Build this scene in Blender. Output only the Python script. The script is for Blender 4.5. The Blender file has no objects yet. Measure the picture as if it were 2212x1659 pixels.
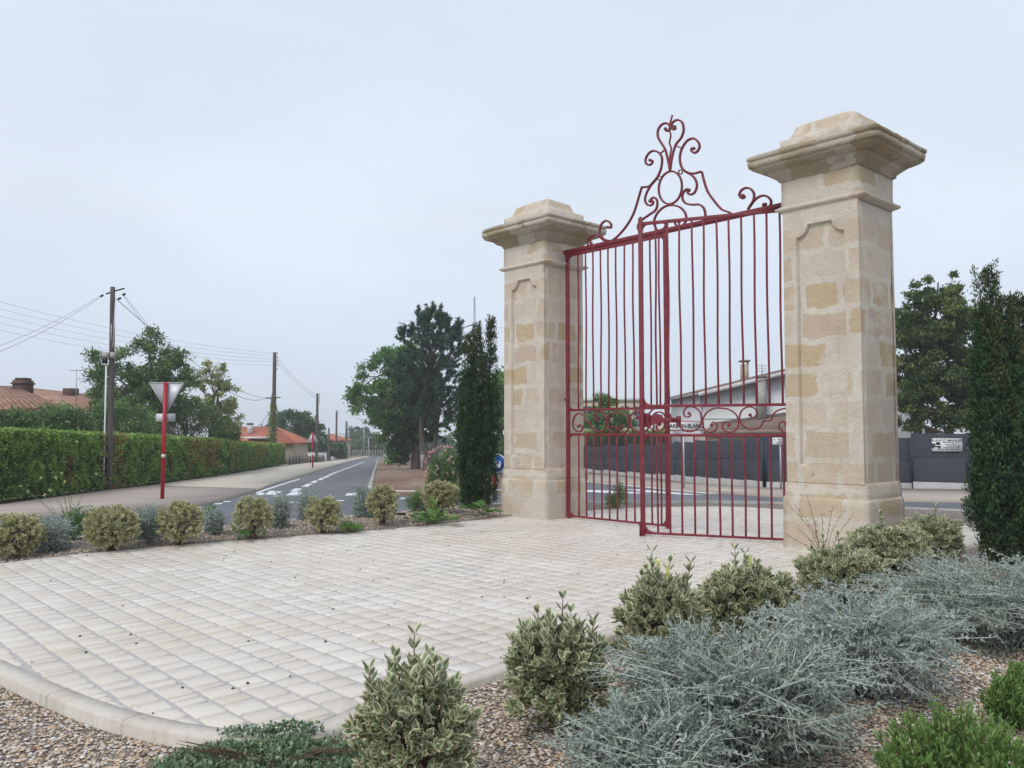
import bpy, bmesh, math, random
import numpy as np
from mathutils import Vector, Matrix, noise as mnoise
R = math.radians
rng = np.random.default_rng(7); random.seed(7)
SC = bpy.context.scene; COL = SC.collection
# ---------------------------------------------------------------- camera
FPX, PITCH, EYE = 1818.0, R(3.167), 1.6          # focal length in photo units (2212 wide)
cam = bpy.data.objects.new('camera', bpy.data.cameras.new('camera')); COL.objects.link(cam)
cam.location = (0, 0, EYE); cam.rotation_euler = (R(90) + PITCH, 0, 0)
cam.data.sensor_width = 36; cam.data.lens = FPX / 2212 * 36
cam.data.clip_start = .1; cam.data.clip_end = 6000
SC.camera = cam
# ---------------------------------------------------------------- light
SUN_EL, SUN_AZ = R(48), R(215)
W = bpy.data.worlds.new('World'); SC.world = W; W.use_nodes = True
nt = W.node_tree; nt.nodes.clear()
def wn(t, **k):
    n = nt.nodes.new(t)
    for a, b in k.items(): setattr(n, a, b)
    return n
wo = wn('ShaderNodeOutputWorld'); wb = wn('ShaderNodeBackground'); wb.inputs[1].default_value = .1
sky = wn('ShaderNodeTexSky', sky_type='NISHITA', sun_disc=False, sun_elevation=SUN_EL, sun_rotation=SUN_AZ)
tc = wn('ShaderNodeTexCoord'); sp = wn('ShaderNodeSeparateXYZ'); nt.links.new(tc.outputs['Generated'], sp.inputs[0])
rp = wn('ShaderNodeValToRGB'); nt.links.new(sp.outputs[2], rp.inputs[0])
rp.color_ramp.elements[0].position = 0; rp.color_ramp.elements[0].color = (6.5, 7.25, 8.45, 1)
rp.color_ramp.elements[1].position = .75; rp.color_ramp.elements[1].color = (6.4, 7.15, 8.3, 1)
for p, c in ((.12, (6.5, 7.25, 8.4, 1)), (.24, (6.95, 7.65, 8.6, 1)), (.42, (6.7, 7.45, 8.5, 1))):
    e = rp.color_ramp.elements.new(p); e.color = c
mp = wn('ShaderNodeMapping'); mp.inputs['Scale'].default_value = (1, 1, 2.2); nt.links.new(tc.outputs['Generated'], mp.inputs[0])
nz = wn('ShaderNodeTexNoise'); nz.inputs['Scale'].default_value = 1.9; nz.inputs['Detail'].default_value = 5; nt.links.new(mp.outputs[0], nz.inputs['Vector'])
mr = wn('ShaderNodeMapRange'); nt.links.new(nz.outputs['Fac'], mr.inputs[0])
for i, v in ((1, .3), (2, .7), (3, .915), (4, 1.05)): mr.inputs[i].default_value = v
vm = wn('ShaderNodeVectorMath', operation='SCALE'); nt.links.new(rp.outputs[0], vm.inputs[0]); nt.links.new(mr.outputs[0], vm.inputs['Scale'])
mx = wn('ShaderNodeMix', data_type='RGBA'); mx.inputs[0].default_value = .94
nt.links.new(sky.outputs[0], mx.inputs[6]); nt.links.new(vm.outputs[0], mx.inputs[7])
nt.links.new(mx.outputs[2], wb.inputs[0]); nt.links.new(wb.outputs[0], wo.inputs[0])
sl = bpy.data.lights.new('sun', 'SUN'); sl.energy = 1.55; sl.angle = R(25); sl.color = (1, .96, .9)
so = bpy.data.objects.new('sun', sl); COL.objects.link(so); so.location = (-10, -10, 20)
so.rotation_euler = (R(90) - SUN_EL, 0, R(180)-SUN_AZ)
SC.view_settings.view_transform = 'Standard'; SC.view_settings.look = 'None'
SC.view_settings.gamma = 1; SC.view_settings.exposure = 0.2
# ---------------------------------------------------------------- geometry of the place
def ray(px, py):
    u = (px - 1106) / FPX; v = -(py - 829.5) / FPX
    return np.array([u, math.cos(PITCH) - v * math.sin(PITCH), math.sin(PITCH) + v * math.cos(PITCH)])
def G(px, py, z=0.0):                      # where a photo point meets the level z
    r = ray(px, py); t = (z - EYE) / r[2]; return np.array([r[0] * t, r[1] * t, z])
def zr(y):                                 # street level: slopes gently away
    y = np.asarray(y, float); return np.where(y < 14, -.218, np.where(y < 300, .09 - .022 * y, -6.51))
def GR(px, py, dz=0.0):                    # where a photo point meets the sloping street
    r = ray(px, py); t = (.09 + dz - EYE) / (r[2] + .022 * r[1]); return np.array([r[0] * t, r[1] * t, .09 + dz - .022 * r[1] * t])
def AT(px, py, y):                         # photo point at depth y
    r = ray(px, py); t = y / r[1]; return np.array([r[0] * t, y, EYE + r[2] * t])
def onplane(px, py, O, d):                 # photo point on a vertical plane through O along d -> (distance along, height)
    r = ray(px, py); k, t = np.linalg.solve(np.array([[r[0], -d[0]], [r[1], -d[1]]]), np.array(O[:2])); return t, EYE + k * r[2]
TH = R(-42.227); g = np.array([math.sin(TH), math.cos(TH)]); s_ = np.array([math.cos(TH), -math.sin(TH)])
PR = np.array([4.553, 11.635]); PL = PR + g * 5.881; ANG = math.atan2(g[1], g[0])
# ---------------------------------------------------------------- helpers
def tag(o, label=None, cat=None, group=None, kind=None):
    if label: o['label'] = label
    if cat: o['category'] = cat
    if group: o['group'] = group
    if kind: o['kind'] = kind
    return o
def thing(name, label, cat, loc=(0, 0, 0), rz=0, group=None):
    o = bpy.data.objects.new(name, None); COL.objects.link(o); o.location = tuple(float(v) for v in loc); o.rotation_euler = (0, 0, rz)
    o.empty_display_size = .2
    return tag(o, label, cat, group)
def link(name, me, mat, parent=None, loc=None, smooth=False):
    o = bpy.data.objects.new(name, me); COL.objects.link(o)
    if mat is not None: me.materials.append(mat)
    if parent is not None: o.parent = parent
    if loc is not None: o.location = tuple(float(v) for v in loc)
    if smooth: me.polygons.foreach_set('use_smooth', [True] * len(me.polygons))
    return o
def npmesh(name, V, F, attrs=None):
    """V (n,3); F list of (m,k) int arrays"""
    me = bpy.data.meshes.new(name); V = np.asarray(V, np.float32)
    F = [np.asarray(f, np.int32) for f in F if len(f)]
    me.vertices.add(len(V)); me.vertices.foreach_set('co', V.ravel())
    nl = sum(f.size for f in F); npoly = sum(len(f) for f in F)
    me.loops.add(nl); me.polygons.add(npoly)
    me.loops.foreach_set('vertex_index', np.concatenate([f.ravel() for f in F]))
    tot = np.concatenate([np.full(len(f), f.shape[1], np.int32) for f in F])
    st = np.concatenate([[0], np.cumsum(tot)[:-1]]).astype(np.int32)
    me.polygons.foreach_set('loop_start', st)
    try: me.polygons.foreach_set('loop_total', tot)
    except Exception: pass
    for k, v in (attrs or {}).items():
        a = me.attributes.new(k, 'FLOAT', 'POINT'); a.data.foreach_set('value', np.asarray(v, np.float32))
    me.update(calc_edges=True); me.validate(); return me
class MB:
    """collects boxes, prisms and tubes into one mesh"""
    def __init__(s): s.V = []; s.F = {}; s.n = 0
    def add(s, V, F):
        V = np.asarray(V, float); s.V.append(V)
        for f in F: s.F.setdefault(len(f), []).append([i + s.n for i in f])
        s.n += len(V); return s
    def box(s, c, d, rz=0, M=None):
        x, y, z = [v / 2 for v in d]
        P = np.array([(i, j, k) for k in (-z, z) for j in (-y, y) for i in (-x, x)], float)
        if M is not None: P = P @ np.array(M).T
        if rz: P = P @ np.array([[math.cos(rz), math.sin(rz), 0], [-math.sin(rz), math.cos(rz), 0], [0, 0, 1]])
        return s.add(P + np.array(c, float), [(0, 2, 3, 1), (4, 5, 7, 6), (0, 1, 5, 4), (2, 6, 7, 3), (0, 4, 6, 2), (1, 3, 7, 5)])
    def bx(s, x0, x1, y0, y1, z0, z1): return s.box(((x0 + x1) / 2, (y0 + y1) / 2, (z0 + z1) / 2), (abs(x1 - x0), abs(y1 - y0), abs(z1 - z0)))
    def prism(s, P, off):                       # polygon P swept by vector off
        P = np.asarray(P, float); n = len(P); Q = P + np.array(off, float)
        s.add(np.vstack([P, Q]), [tuple(range(n))[::-1], tuple(range(n, 2 * n))] + [(i, (i + 1) % n, n + (i + 1) % n, n + i) for i in range(n)]); return s
    def tube(s, pts, r, k=8, cap=True):
        pts = np.asarray(pts, float); n = len(pts); r = np.full(n, r, float) if np.isscalar(r) else np.asarray(r, float)
        T = np.gradient(pts, axis=0); T /= np.linalg.norm(T, axis=1)[:, None] + 1e-12
        u = np.cross(T[0], (0, 0, 1.)); 
        if np.linalg.norm(u) < .2: u = np.cross(T[0], (0, 1., 0))
        V = []
        for i in range(n):
            u = u - T[i] * (u @ T[i]); u /= np.linalg.norm(u) + 1e-12; v = np.cross(T[i], u)
            a = np.arange(k) * 2 * math.pi / k
            V.append(pts[i] + r[i] * (np.cos(a)[:, None] * u + np.sin(a)[:, None] * v))
        F = [(i * k + j, i * k + (j + 1) % k, (i + 1) * k + (j + 1) % k, (i + 1) * k + j) for i in range(n - 1) for j in range(k)]
        if cap: F += [tuple(range(k))[::-1], tuple(range((n - 1) * k, n * k))]
        return s.add(np.vstack(V), F)
    def build(s, name, mat, parent=None, loc=None, smooth=False, bevel=0, attrs=None):
        me = npmesh(name, np.vstack(s.V), [np.array(v) for v in s.F.values()], attrs)
        if bevel:
            bm = bmesh.new(); bm.from_mesh(me)
            bmesh.ops.bevel(bm, geom=[e for e in bm.edges if len(e.link_faces) == 2 and e.calc_face_angle(0) > .5], offset=bevel, segments=2, affect='EDGES', profile=.6)
            bm.to_mesh(me); bm.free()
        return link(name, me, mat, parent, loc, smooth)
def frot(a): return np.array([[math.cos(a), -math.sin(a), 0], [math.sin(a), math.cos(a), 0], [0, 0, 1]])
def spline(P, n=6, closed=False):
    P = np.asarray(P, float); N = len(P); out = []
    rngi = range(N if closed else N - 1)
    for i in rngi:
        p1, p2 = P[i], P[(i + 1) % N]
        p0 = P[(i - 1) % N] if closed or i > 0 else 2 * p1 - p2
        p3 = P[(i + 2) % N] if closed or i < N - 2 else 2 * p2 - p1
        for t in np.arange(n) / n:
            out.append(.5 * (2 * p1 + (p2 - p0) * t + (2 * p0 - 5 * p1 + 4 * p2 - p3) * t * t + (3 * p1 - p0 - 3 * p2 + p3) * t ** 3))
    if not closed: out.append(P[-1])
    return np.array(out)
# ---------------------------------------------------------------- materials
def mat(name, build):
    m = bpy.data.materials.new(name); m.use_nodes = True; t = m.node_tree; t.nodes.clear()
    out = t.nodes.new('ShaderNodeOutputMaterial')
    class N:
        def n(s, ty, ins=None, **k):
            a = t.nodes.new('ShaderNode' + ty)
            for kk, v in k.items(): setattr(a, kk, v)
            for kk, v in (ins or {}).items():
                i = a.inputs[kk]
                if isinstance(v, bpy.types.NodeSocket): t.links.new(v, i)
                else: i.default_value = v
            return a
        def co(s, kind='Object', scale=None):
            c = s.n('TexCoord').outputs[kind]
            if scale is not None: c = s.n('Mapping', {'Vector': c, 'Scale': scale if hasattr(scale, '__len__') else (scale,) * 3}).outputs[0]
            return c
        def noise(s, v, sc=5, det=4, rough=.6, col=False): return s.n('TexNoise', {'Vector': v, 'Scale': sc, 'Detail': det, 'Roughness': rough}).outputs[1 if col else 0]
        def ramp(s, f, st, interp='LINEAR'):
            a = s.n('ValToRGB', {'Fac': f}); r = a.color_ramp; r.interpolation = interp
            r.elements[0].position = st[0][0]; r.elements[0].color = (*st[0][1], 1)
            r.elements[1].position = st[-1][0]; r.elements[1].color = (*st[-1][1], 1)
            for p, c in st[1:-1]: e = r.elements.new(p); e.color = (*c, 1)
            return a.outputs[0]
        def fr(s, f, a, b, c=0., d=1.): return s.n('MapRange', {0: f, 1: a, 2: b, 3: c, 4: d}).outputs[0]
        def mix(s, f, a, b, bt='MIX'):
            m_ = s.n('Mix', {0: f, 6: a if not isinstance(a, tuple) else (*a, 1), 7: b if not isinstance(b, tuple) else (*b, 1)}, data_type='RGBA', blend_type=bt); return m_.outputs[2]
        def math(s, op, a, b=0.): return s.n('Math', {0: a, 1: b}, operation=op).outputs[0]
        def attr(s, nme): return s.n('Attribute', attribute_name=nme, attribute_type='GEOMETRY').outputs['Fac']
        def bump(s, h, st=.3, dist=.02, nrm=None):
            i = {'Height': h, 'Strength': st, 'Distance': dist}
            if nrm is not None: i['Normal'] = nrm
            return s.n('Bump', i).outputs[0]
        def pbr(s, col, rough=.8, nrm=None, metal=0., spec=.4):
            i = {'Base Color': col if not isinstance(col, tuple) else (*col, 1), 'Roughness': rough, 'Metallic': metal, 'Specular IOR Level': spec}
            if nrm is not None: i['Normal'] = nrm
            return s.n('BsdfPrincipled', i).outputs[0]
        def leaf(s, col, rough=.55, tr=.3, spec=.3):
            a = s.pbr(col, rough, spec=spec); b = s.n('BsdfTranslucent', {'Color': col}).outputs[0]
            return s.n('MixShader', {0: tr, 1: a, 2: b}).outputs[0]
    t.links.new(build(N()), out.inputs[0]); return m
def leafmat(name, stops, rough=.55, tr=.25, k=1.45):
    stops = [(p, tuple(min(.8, x * k) for x in c)) for p, c in stops]
    return mat(name, lambda N: N.leaf(N.ramp(N.attr('rnd'), stops), rough, tr))
def plain(name, c, rough=.6, var=.15, sc=6, metal=0., bump=.1):
    def b(N):
        v = N.co(); n = N.noise(v, sc); c2 = tuple(x * (1 - var) for x in c); c3 = tuple(min(1, x * (1 + var)) for x in c)
        return N.pbr(N.ramp(n, [(.3, c2), (.7, c3)]), rough, N.bump(N.noise(v, sc * 12), bump, .01), metal)
    return mat(name, b)
def m_stone(N):
    P = N.co(); X = N.n('SeparateXYZ', {0: P})
    u = N.math('ADD', X.outputs[0], N.math('MULTIPLY', X.outputs[1], -1.)); u = N.math('ADD', u, 10.17)
    oi = N.n('ObjectInfo').outputs['Random']
    P4 = N.n('VectorMath', {0: P, 1: N.n('CombineXYZ', {0: N.math('MULTIPLY', oi, 37.), 1: 3., 2: 0.}).outputs[0]}, operation='ADD').outputs[0]
    w = N.noise(P4, 3.2, 6, .65, True); wv = N.n('VectorMath', {0: w, 1: (.5, .5, .5)}, operation='SUBTRACT').outputs[0]
    wv = N.n('VectorMath', {0: wv, 'Scale': .24}, operation='SCALE').outputs[0]
    uv = N.n('CombineXYZ', {0: u, 1: N.math('ADD', X.outputs[2], 7.705), 2: 0.}).outputs[0]
    uvw = N.n('VectorMath', {0: uv, 1: wv}, operation='ADD').outputs[0]
    br = N.n('TexBrick', {'Vector': uvw, 'Color1': (0, 0, 0, 1), 'Color2': (1, 1, 1, 1), 'Mortar': (.5, .5, .5, 1), 'Scale': 1., 'Mortar Size': .05, 'Mortar Smooth': .2, 'Bias': 0., 'Brick Width': .74, 'Row Height': .405}, offset=.43, squash=.75, squash_frequency=3)
    tint = br.outputs['Color']; mor = br.outputs['Fac']
    # each stone its own tint; oi varies the pattern between objects
    block = N.ramp(tint, [(0, (.60, .485, .335)), (.10, (.62, .52, .39)), (.24, (.66, .555, .44)), (.34, (.70, .62, .52)), (.46, (.62, .50, .36)), (.56, (.68, .59, .485)), (.67, (.60, .475, .31)), (.72, (.65, .54, .42)), (.86, (.62, .50, .39)), (1, (.70, .62, .53))], 'CONSTANT')
    patch = N.fr(N.noise(P4, 1.3, 5, .6), .53, .62)
    cream = N.ramp(N.noise(P4, 2.5, 4), [(.3, (.66, .585, .49)), (.7, (.76, .695, .60))])
    c = N.mix(N.math('MAXIMUM', mor, N.math('MULTIPLY', patch, .85)), block, cream)
    grey = N.fr(N.noise(P4, .9, 5, .7), .55, .75); c = N.mix(N.math('MULTIPLY', grey, .3), c, (.46, .41, .36))
    och = N.fr(N.noise(P4, 6, 6, .75), .62, .75); c = N.mix(N.math('MULTIPLY', och, .5), c, (.42, .32, .19))
    c = N.mix(.55, c, N.ramp(N.noise(P4, 3.4, 7, .72), [(.3, (.80, .77, .74)), (.5, (.98, .97, .96)), (.7, (1.06, 1.06, 1.05))]), 'MULTIPLY')
    streak = N.fr(N.noise(N.n('Mapping', {'Vector': P4, 'Scale': (7., 7., .5)}).outputs[0], 2, 5, .7), .58, .75); c = N.mix(N.math('MULTIPLY', streak, .3), c, (.33, .29, .24))
    pores = N.noise(P, 70, 6, .8)
    c = N.mix(.5, c, N.ramp(pores, [(.35, (.62, .6, .58)), (.6, (1, 1, 1))]), 'MULTIPLY')
    h = N.math('ADD', N.math('MULTIPLY', pores, .35), N.math('ADD', N.math('MULTIPLY', N.noise(P4, 14, 6, .7), .7), N.math('MULTIPLY', mor, .06)))
    return N.pbr(c, .92, N.bump(h, .8, .04), spec=.2)
def m_capstone(N):
    P = N.co(); oi = N.math('MULTIPLY', N.n('ObjectInfo').outputs['Random'], 29.)
    P4 = N.n('VectorMath', {0: P, 1: N.n('CombineXYZ', {0: oi, 1: 3., 2: 0.}).outputs[0]}, operation='ADD').outputs[0]
    v = N.n('TexVoronoi', {'Vector': N.n('VectorMath', {0: P4, 1: N.n('VectorMath', {0: N.noise(P4, 4, 4, .6, True), 'Scale': .5}, operation='SCALE').outputs[0]}, operation='ADD').outputs[0], 'Scale': 2.1}).outputs['Color']
    c = N.ramp(N.n('SeparateColor', {0: v}).outputs[0], [(0, (.33, .265, .17)), (.25, (.40, .33, .22)), (.45, (.55, .49, .40)), (.6, (.37, .30, .19)), (.75, (.60, .54, .46)), (.9, (.43, .38, .30))], 'CONSTANT')
    c = N.mix(.75, N.ramp(N.noise(P4, 2.2, 6, .7), [(.3, (.44, .36, .24)), (.5, (.56, .475, .35)), (.7, (.68, .60, .49))]), c)
    p = N.noise(P, 40, 6, .8); c = N.mix(.6, c, N.ramp(p, [(.3, (.55, .53, .5)), (.6, (1, 1, 1))]), 'MULTIPLY')
    h = N.math('ADD', N.math('MULTIPLY', p, .4), N.noise(P4, 9, 6, .75))
    return N.pbr(c, .95, N.bump(h, .8, .05), spec=.15)
STONE = mat('old limestone', m_stone); CAPST = mat('weathered cap stone', m_capstone)
def m_red(N):
    P = N.co(); a = N.noise(P, 9, 5, .7)
    c = N.ramp(a, [(.3, (.13, .010, .018)), (.55, (.20, .016, .028)), (.8, (.27, .045, .06))])
    c = N.mix(N.fr(N.noise(P, 30, 6, .8), .6, .72), c, (.10, .035, .025))
    c = N.mix(N.fr(N.noise(P, 3, 5, .7), .55, .75), c, (.26, .05, .075))
    return N.pbr(c, .55, N.bump(N.noise(P, 60, 4), .35, .004), spec=.5)
RED = mat('red gate paint', m_red)
def m_paver(N):
    P = N.co(); r = N.attr('rnd'); n1 = N.noise(P, 28, 5, .7); n2 = N.noise(P, 1.1, 4, .6)
    c = N.ramp(r, [(0, (.61, .55, .475)), (.35, (.665, .61, .545)), (.75, (.685, .64, .59)), (1, (.73, .67, .59))])
    c = N.mix(N.math('MULTIPLY', N.fr(N.noise(P, .55, 5, .65), .43, .66), .6), c, (.60, .50, .365))
    c = N.mix(.22, c, N.ramp(n1, [(.3, (.78, .77, .76)), (.65, (1, 1, 1))]), 'MULTIPLY')
    c = N.mix(N.math('MULTIPLY', N.fr(N.noise(P, 2.6, 6, .75), .6, .7), .3), c, (.50, .44, .36))
    c = N.mix(N.math('MULTIPLY', N.fr(n2, .5, .7), .3), c, (.55, .53, .53))
    wet = N.fr(N.noise(P, .7, 4, .6), .42, .6, .5, .3)
    return N.pbr(c, wet, N.bump(N.math('ADD', N.noise(P, 9, 5, .7), N.math('MULTIPLY', n1, .6)), .16, .008), spec=.4)
PAVER = mat('cream limestone pavers', m_paver)
MORTAR = mat('pale sand mortar', lambda N: N.pbr(N.ramp(N.noise(N.co(), 14, 6, .7), [(.3, (.38, .36, .355)), (.7, (.52, .49, .475))]), .8, N.bump(N.noise(N.co(), 60, 5), .5, .01)))
KERB = mat('cut limestone kerb', lambda N: N.pbr(N.mix(.4, N.ramp(N.noise(N.co(), 2.2, 5), [(.3, (.57, .51, .44)), (.7, (.68, .635, .57))]), N.ramp(N.noise(N.co(scale=(1, 1, .25)), 22, 6, .8), [(.35, (.6, .56, .5)), (.6, (1, 1, 1))]), 'MULTIPLY'), .7, N.bump(N.noise(N.co(), 25, 6, .8), .5, .015)))
def m_gravel(N):
    P = N.co(); v = N.n('TexVoronoi', {'Vector': P, 'Scale': 62.}); col = N.n('SeparateColor', {0: v.outputs['Color']}).outputs[0]
    c = N.ramp(col, [(0, (.14, .115, .10)), (.2, (.34, .26, .19)), (.4, (.46, .37, .29)), (.6, (.40, .32, .26)), (.8, (.56, .49, .43)), (1, (.66, .62, .58))])
    c = N.mix(N.fr(v.outputs['Distance'], .35, .75), c, (.07, .055, .045))
    c = N.mix(N.math('MULTIPLY', N.fr(N.noise(P, 1.2, 5), .45, .7), .4), c, (.20, .13, .09))
    return N.pbr(c, .75, N.bump(N.math('SUBTRACT', 1., v.outputs['Distance']), .9, .02), spec=.35)
GRAVEL = mat('pink and buff gravel', m_gravel)
PEBBLE = mat('loose pebbles', lambda N: N.pbr(N.ramp(N.attr('rnd'), [(0, (.11, .10, .10)), (.12, (.32, .24, .18)), (.3, (.52, .37, .22)), (.5, (.62, .49, .35)), (.7, (.50, .40, .33)), (.88, (.66, .60, .54)), (1, (.78, .76, .73))]), .6, spec=.4))
ASPH = mat('worn asphalt', lambda N: N.pbr(N.mix(.5, N.ramp(N.noise(N.co(scale=(1, .3, 1)), .6, 7, .75), [(.3, (.085, .09, .10)), (.5, (.125, .13, .145)), (.7, (.19, .19, .20))]), N.ramp(N.noise(N.co(), 55, 5, .8), [(.3, (.6, .6, .6)), (.7, (1, 1, 1))]), 'MULTIPLY'), .62, N.bump(N.noise(N.co(), 80, 4), .4, .01), spec=.4))
PAINT = mat('worn white road paint', lambda N: N.pbr(N.mix(N.fr(N.noise(N.co(), 7, 6, .8), .56, .72), (.70, .71, .72), (.35, .36, .38)), .6))
TANPAVE = mat('pinkish tan pavement', lambda N: N.pbr(N.mix(.3, N.ramp(N.noise(N.co(), .5, 6, .7), [(.3, (.37, .31, .265)), (.7, (.46, .39, .335))]), N.ramp(N.noise(N.co(), 50, 5, .8), [(.3, (.6, .6, .6)), (.7, (1, 1, 1))]), 'MULTIPLY'), .85))
CREAMPAVE = mat('cream stabilised pavement', lambda N: N.pbr(N.ramp(N.noise(N.co(), .6, 8, .75), [(.3, (.47, .42, .34)), (.7, (.58, .53, .45))]), .9))
DIRT = mat('dry ground with leaf litter', lambda N: N.pbr(N.mix(N.fr(N.noise(N.co(scale=(1, .25, 1)), .35, 7, .75), .42, .6), N.ramp(N.noise(N.co(), 6, 6, .8), [(.3, (.20, .155, .11)), (.7, (.31, .25, .19))]), N.ramp(N.noise(N.co(), 9, 6, .8), [(.3, (.14, .07, .04)), (.7, (.24, .13, .08))])), .95, N.bump(N.noise(N.co(), 20, 5), .5, .04)))
GROUND = mat('dry verge ground', lambda N: N.pbr(N.ramp(N.noise(N.co(), .4, 8, .75), [(.3, (.17, .15, .09)), (.5, (.24, .20, .14)), (.7, (.12, .14, .06))]), .95))
CONC = plain('grey concrete', (.36, .35, .335), .85, .18, 3)
WHITEC = plain('pale concrete', (.50, .49, .48), .85, .15, 2.5)
KGREY = plain('grey kerb stone', (.27, .275, .285), .85, .2, 2)
KWHITE = plain('white kerb paint', (.68, .69, .71), .6, .12, 2)
FENCE = mat('anthracite fence panel', lambda N: N.pbr(N.ramp(N.noise(N.co(scale=(1, 1, .3)), 2, 5), [(.3, (.045, .05, .065)), (.7, (.062, .068, .085))]), .85, N.bump(N.n('TexWave', {'Vector': N.co(), 'Scale': 8., 'Distortion': 0.}, bands_direction='Z').outputs[1], .15, .01)))
POSTD = plain('dark blue fence post', (.025, .035, .055), .5)
WOOD = mat('weathered pole wood', lambda N: N.pbr(N.ramp(N.noise(N.co(scale=(14, 14, .8)), 3, 6, .7), [(.3, (.055, .045, .045)), (.7, (.15, .125, .115))]), .9, N.bump(N.noise(N.co(scale=(20, 20, 1)), 3, 5), .5, .01)))
BARK = mat('grey brown bark', lambda N: N.pbr(N.ramp(N.noise(N.co(scale=(6, 6, 1.5)), 3, 6, .75), [(.3, (.05, .04, .035)), (.7, (.16, .13, .11))]), .95, N.bump(N.noise(N.co(scale=(8, 8, 2)), 4, 6, .8), .9, .04)))
TWIG = plain('brown twig', (.12, .075, .05), .9)
GALV = plain('galvanised steel', (.42, .44, .46), .45, .1, 4, .6)
SIGNBACK = plain('aluminium sign back', (.50, .51, .54), .45, .06, 3, .2)
SIGNRED = plain('red sign post paint', (.40, .012, .025), .4, .08)
WHITEP = plain('white plastic', (.68, .69, .70), .5, .06)
BLACK = plain('black paint', (.015, .015, .018), .5)
BLUE = plain('blue sign face', (.012, .09, .36), .4, .05)
REDB = plain('red sign border', (.5, .02, .03), .4, .05)
CABLE = plain('grey cable', (.16, .16, .18), .7)
def m_tile(c1, c2, c3):
    def b(N):
        P = N.co(); X = N.n('SeparateXYZ', {0: P})
        w = N.n('TexWave', {'Vector': P, 'Scale': .95, 'Distortion': .3, 'Detail': 1.}, bands_direction='Z', wave_profile='SAW').outputs[1]
        w2 = N.n('TexWave', {'Vector': N.n('CombineXYZ', {0: N.math('ADD', X.outputs[0], X.outputs[1]), 1: 0., 2: 0.}).outputs[0], 'Scale': 1.2, 'Distortion': .2}, bands_direction='X').outputs[1]
        c = N.ramp(N.noise(P, 1.3, 7, .8), [(.3, c1), (.5, c2), (.72, c3)])
        c = N.mix(.5, c, N.ramp(w, [(0, (.55, .5, .48)), (.25, (1, 1, 1))]), 'MULTIPLY')
        return N.pbr(c, .9, N.bump(N.math('ADD', w, w2), .6, .06))
    return b
TILE = mat('old pink clay tiles', m_tile((.26, .13, .09), (.40, .22, .155), (.50, .32, .24)))
TILEO = mat('orange clay tiles', m_tile((.42, .12, .07), (.50, .16, .095), (.55, .21, .13)))
TILEG = mat('greyed clay tiles', m_tile((.15, .10, .085), (.24, .17, .14), (.34, .24, .19)))
RENDER_ = mat('pale lapped siding', lambda N: N.pbr(N.mix(.25, (.68, .68, .69), N.ramp(N.n('TexWave', {'Vector': N.co(), 'Scale': 1.1, 'Distortion': 0.}, bands_direction='Z', wave_profile='SAW').outputs[1], [(0, (.6, .6, .62)), (.12, (1, 1, 1))]), 'MULTIPLY'), .85))
RENDERB = plain('beige render', (.42, .36, .29), .9, .08, 1)
RENDERY = plain('cream render', (.52, .47, .35), .9, .05, .6)
RENDERW = plain('white render', (.60, .60, .60), .9, .07, .6)
GLASS = mat('dark window glass', lambda N: N.pbr((.05, .06, .075), .12, spec=.6))
FRAMEW = plain('white window frame', (.6, .6, .6), .5)
BRICK = plain('sooty chimney brick', (.10, .06, .05), .95, .35, 8)
MLEAF = dict(
    varieg=None,
    silver=leafmat('silver leaf', [(0, (.11, .145, .118)), (.5, (.19, .23, .195)), (1, (.31, .35, .305))], .7, .15),
    silver2=leafmat('dusty silver leaf', [(0, (.14, .178, .16)), (.5, (.22, .26, .24)), (1, (.33, .37, .345))], .7, .15),
    green=leafmat('fresh green leaf', [(0, (.035, .08, .022)), (.5, (.085, .165, .045)), (1, (.19, .28, .08))]),
    broom=leafmat('broom leaf', [(0, (.05, .10, .03)), (.6, (.10, .19, .06)), (1, (.23, .30, .05))]),
    cover=leafmat('ground cover leaf', [(0, (.07, .11, .06)), (.5, (.15, .22, .12)), (.85, (.25, .32, .20)), (1, (.26, .19, .13))]),
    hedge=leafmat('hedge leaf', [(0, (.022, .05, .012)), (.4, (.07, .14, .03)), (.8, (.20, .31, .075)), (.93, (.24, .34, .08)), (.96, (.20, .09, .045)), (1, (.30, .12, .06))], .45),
    laurel=leafmat('laurel leaf', [(0, (.035, .075, .028)), (.5, (.085, .15, .05)), (1, (.22, .30, .12))]),
    tree=leafmat('dark tree leaf', [(0, (.03, .06, .03)), (.5, (.06, .115, .05)), (1, (.13, .20, .09))]),
    light=leafmat('light tree leaf', [(0, (.04, .10, .025)), (.5, (.085, .185, .045)), (1, (.17, .29, .08))]),
    yellow=leafmat('yellowing tree leaf', [(0, (.10, .13, .045)), (.5, (.20, .23, .085)), (1, (.34, .35, .13))]),
    mixed=leafmat('turning tree leaf', [(0, (.025, .055, .022)), (.5, (.065, .11, .035)), (.82, (.14, .17, .05)), (1, (.24, .17, .08))]),
    pine=leafmat('pine needle', [(0, (.015, .042, .028)), (.5, (.032, .08, .05)), (1, (.085, .145, .09))], .6, .1),
    cypress=leafmat('cypress spray', [(0, (.016, .038, .018)), (.5, (.035, .075, .028)), (.85, (.085, .14, .045)), (1, (.09, .06, .035))], .7, .1),
    pink=leafmat('pink petal', [(0, (.5, .22, .22)), (1, (.62, .42, .36))]),
    yflower=leafmat('pale yellow shoot', [(0, (.50, .48, .16)), (1, (.66, .62, .30))]),
    dead=leafmat('dry brown leaf', [(0, (.10, .05, .03)), (1, (.24, .12, .07))]))
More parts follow.
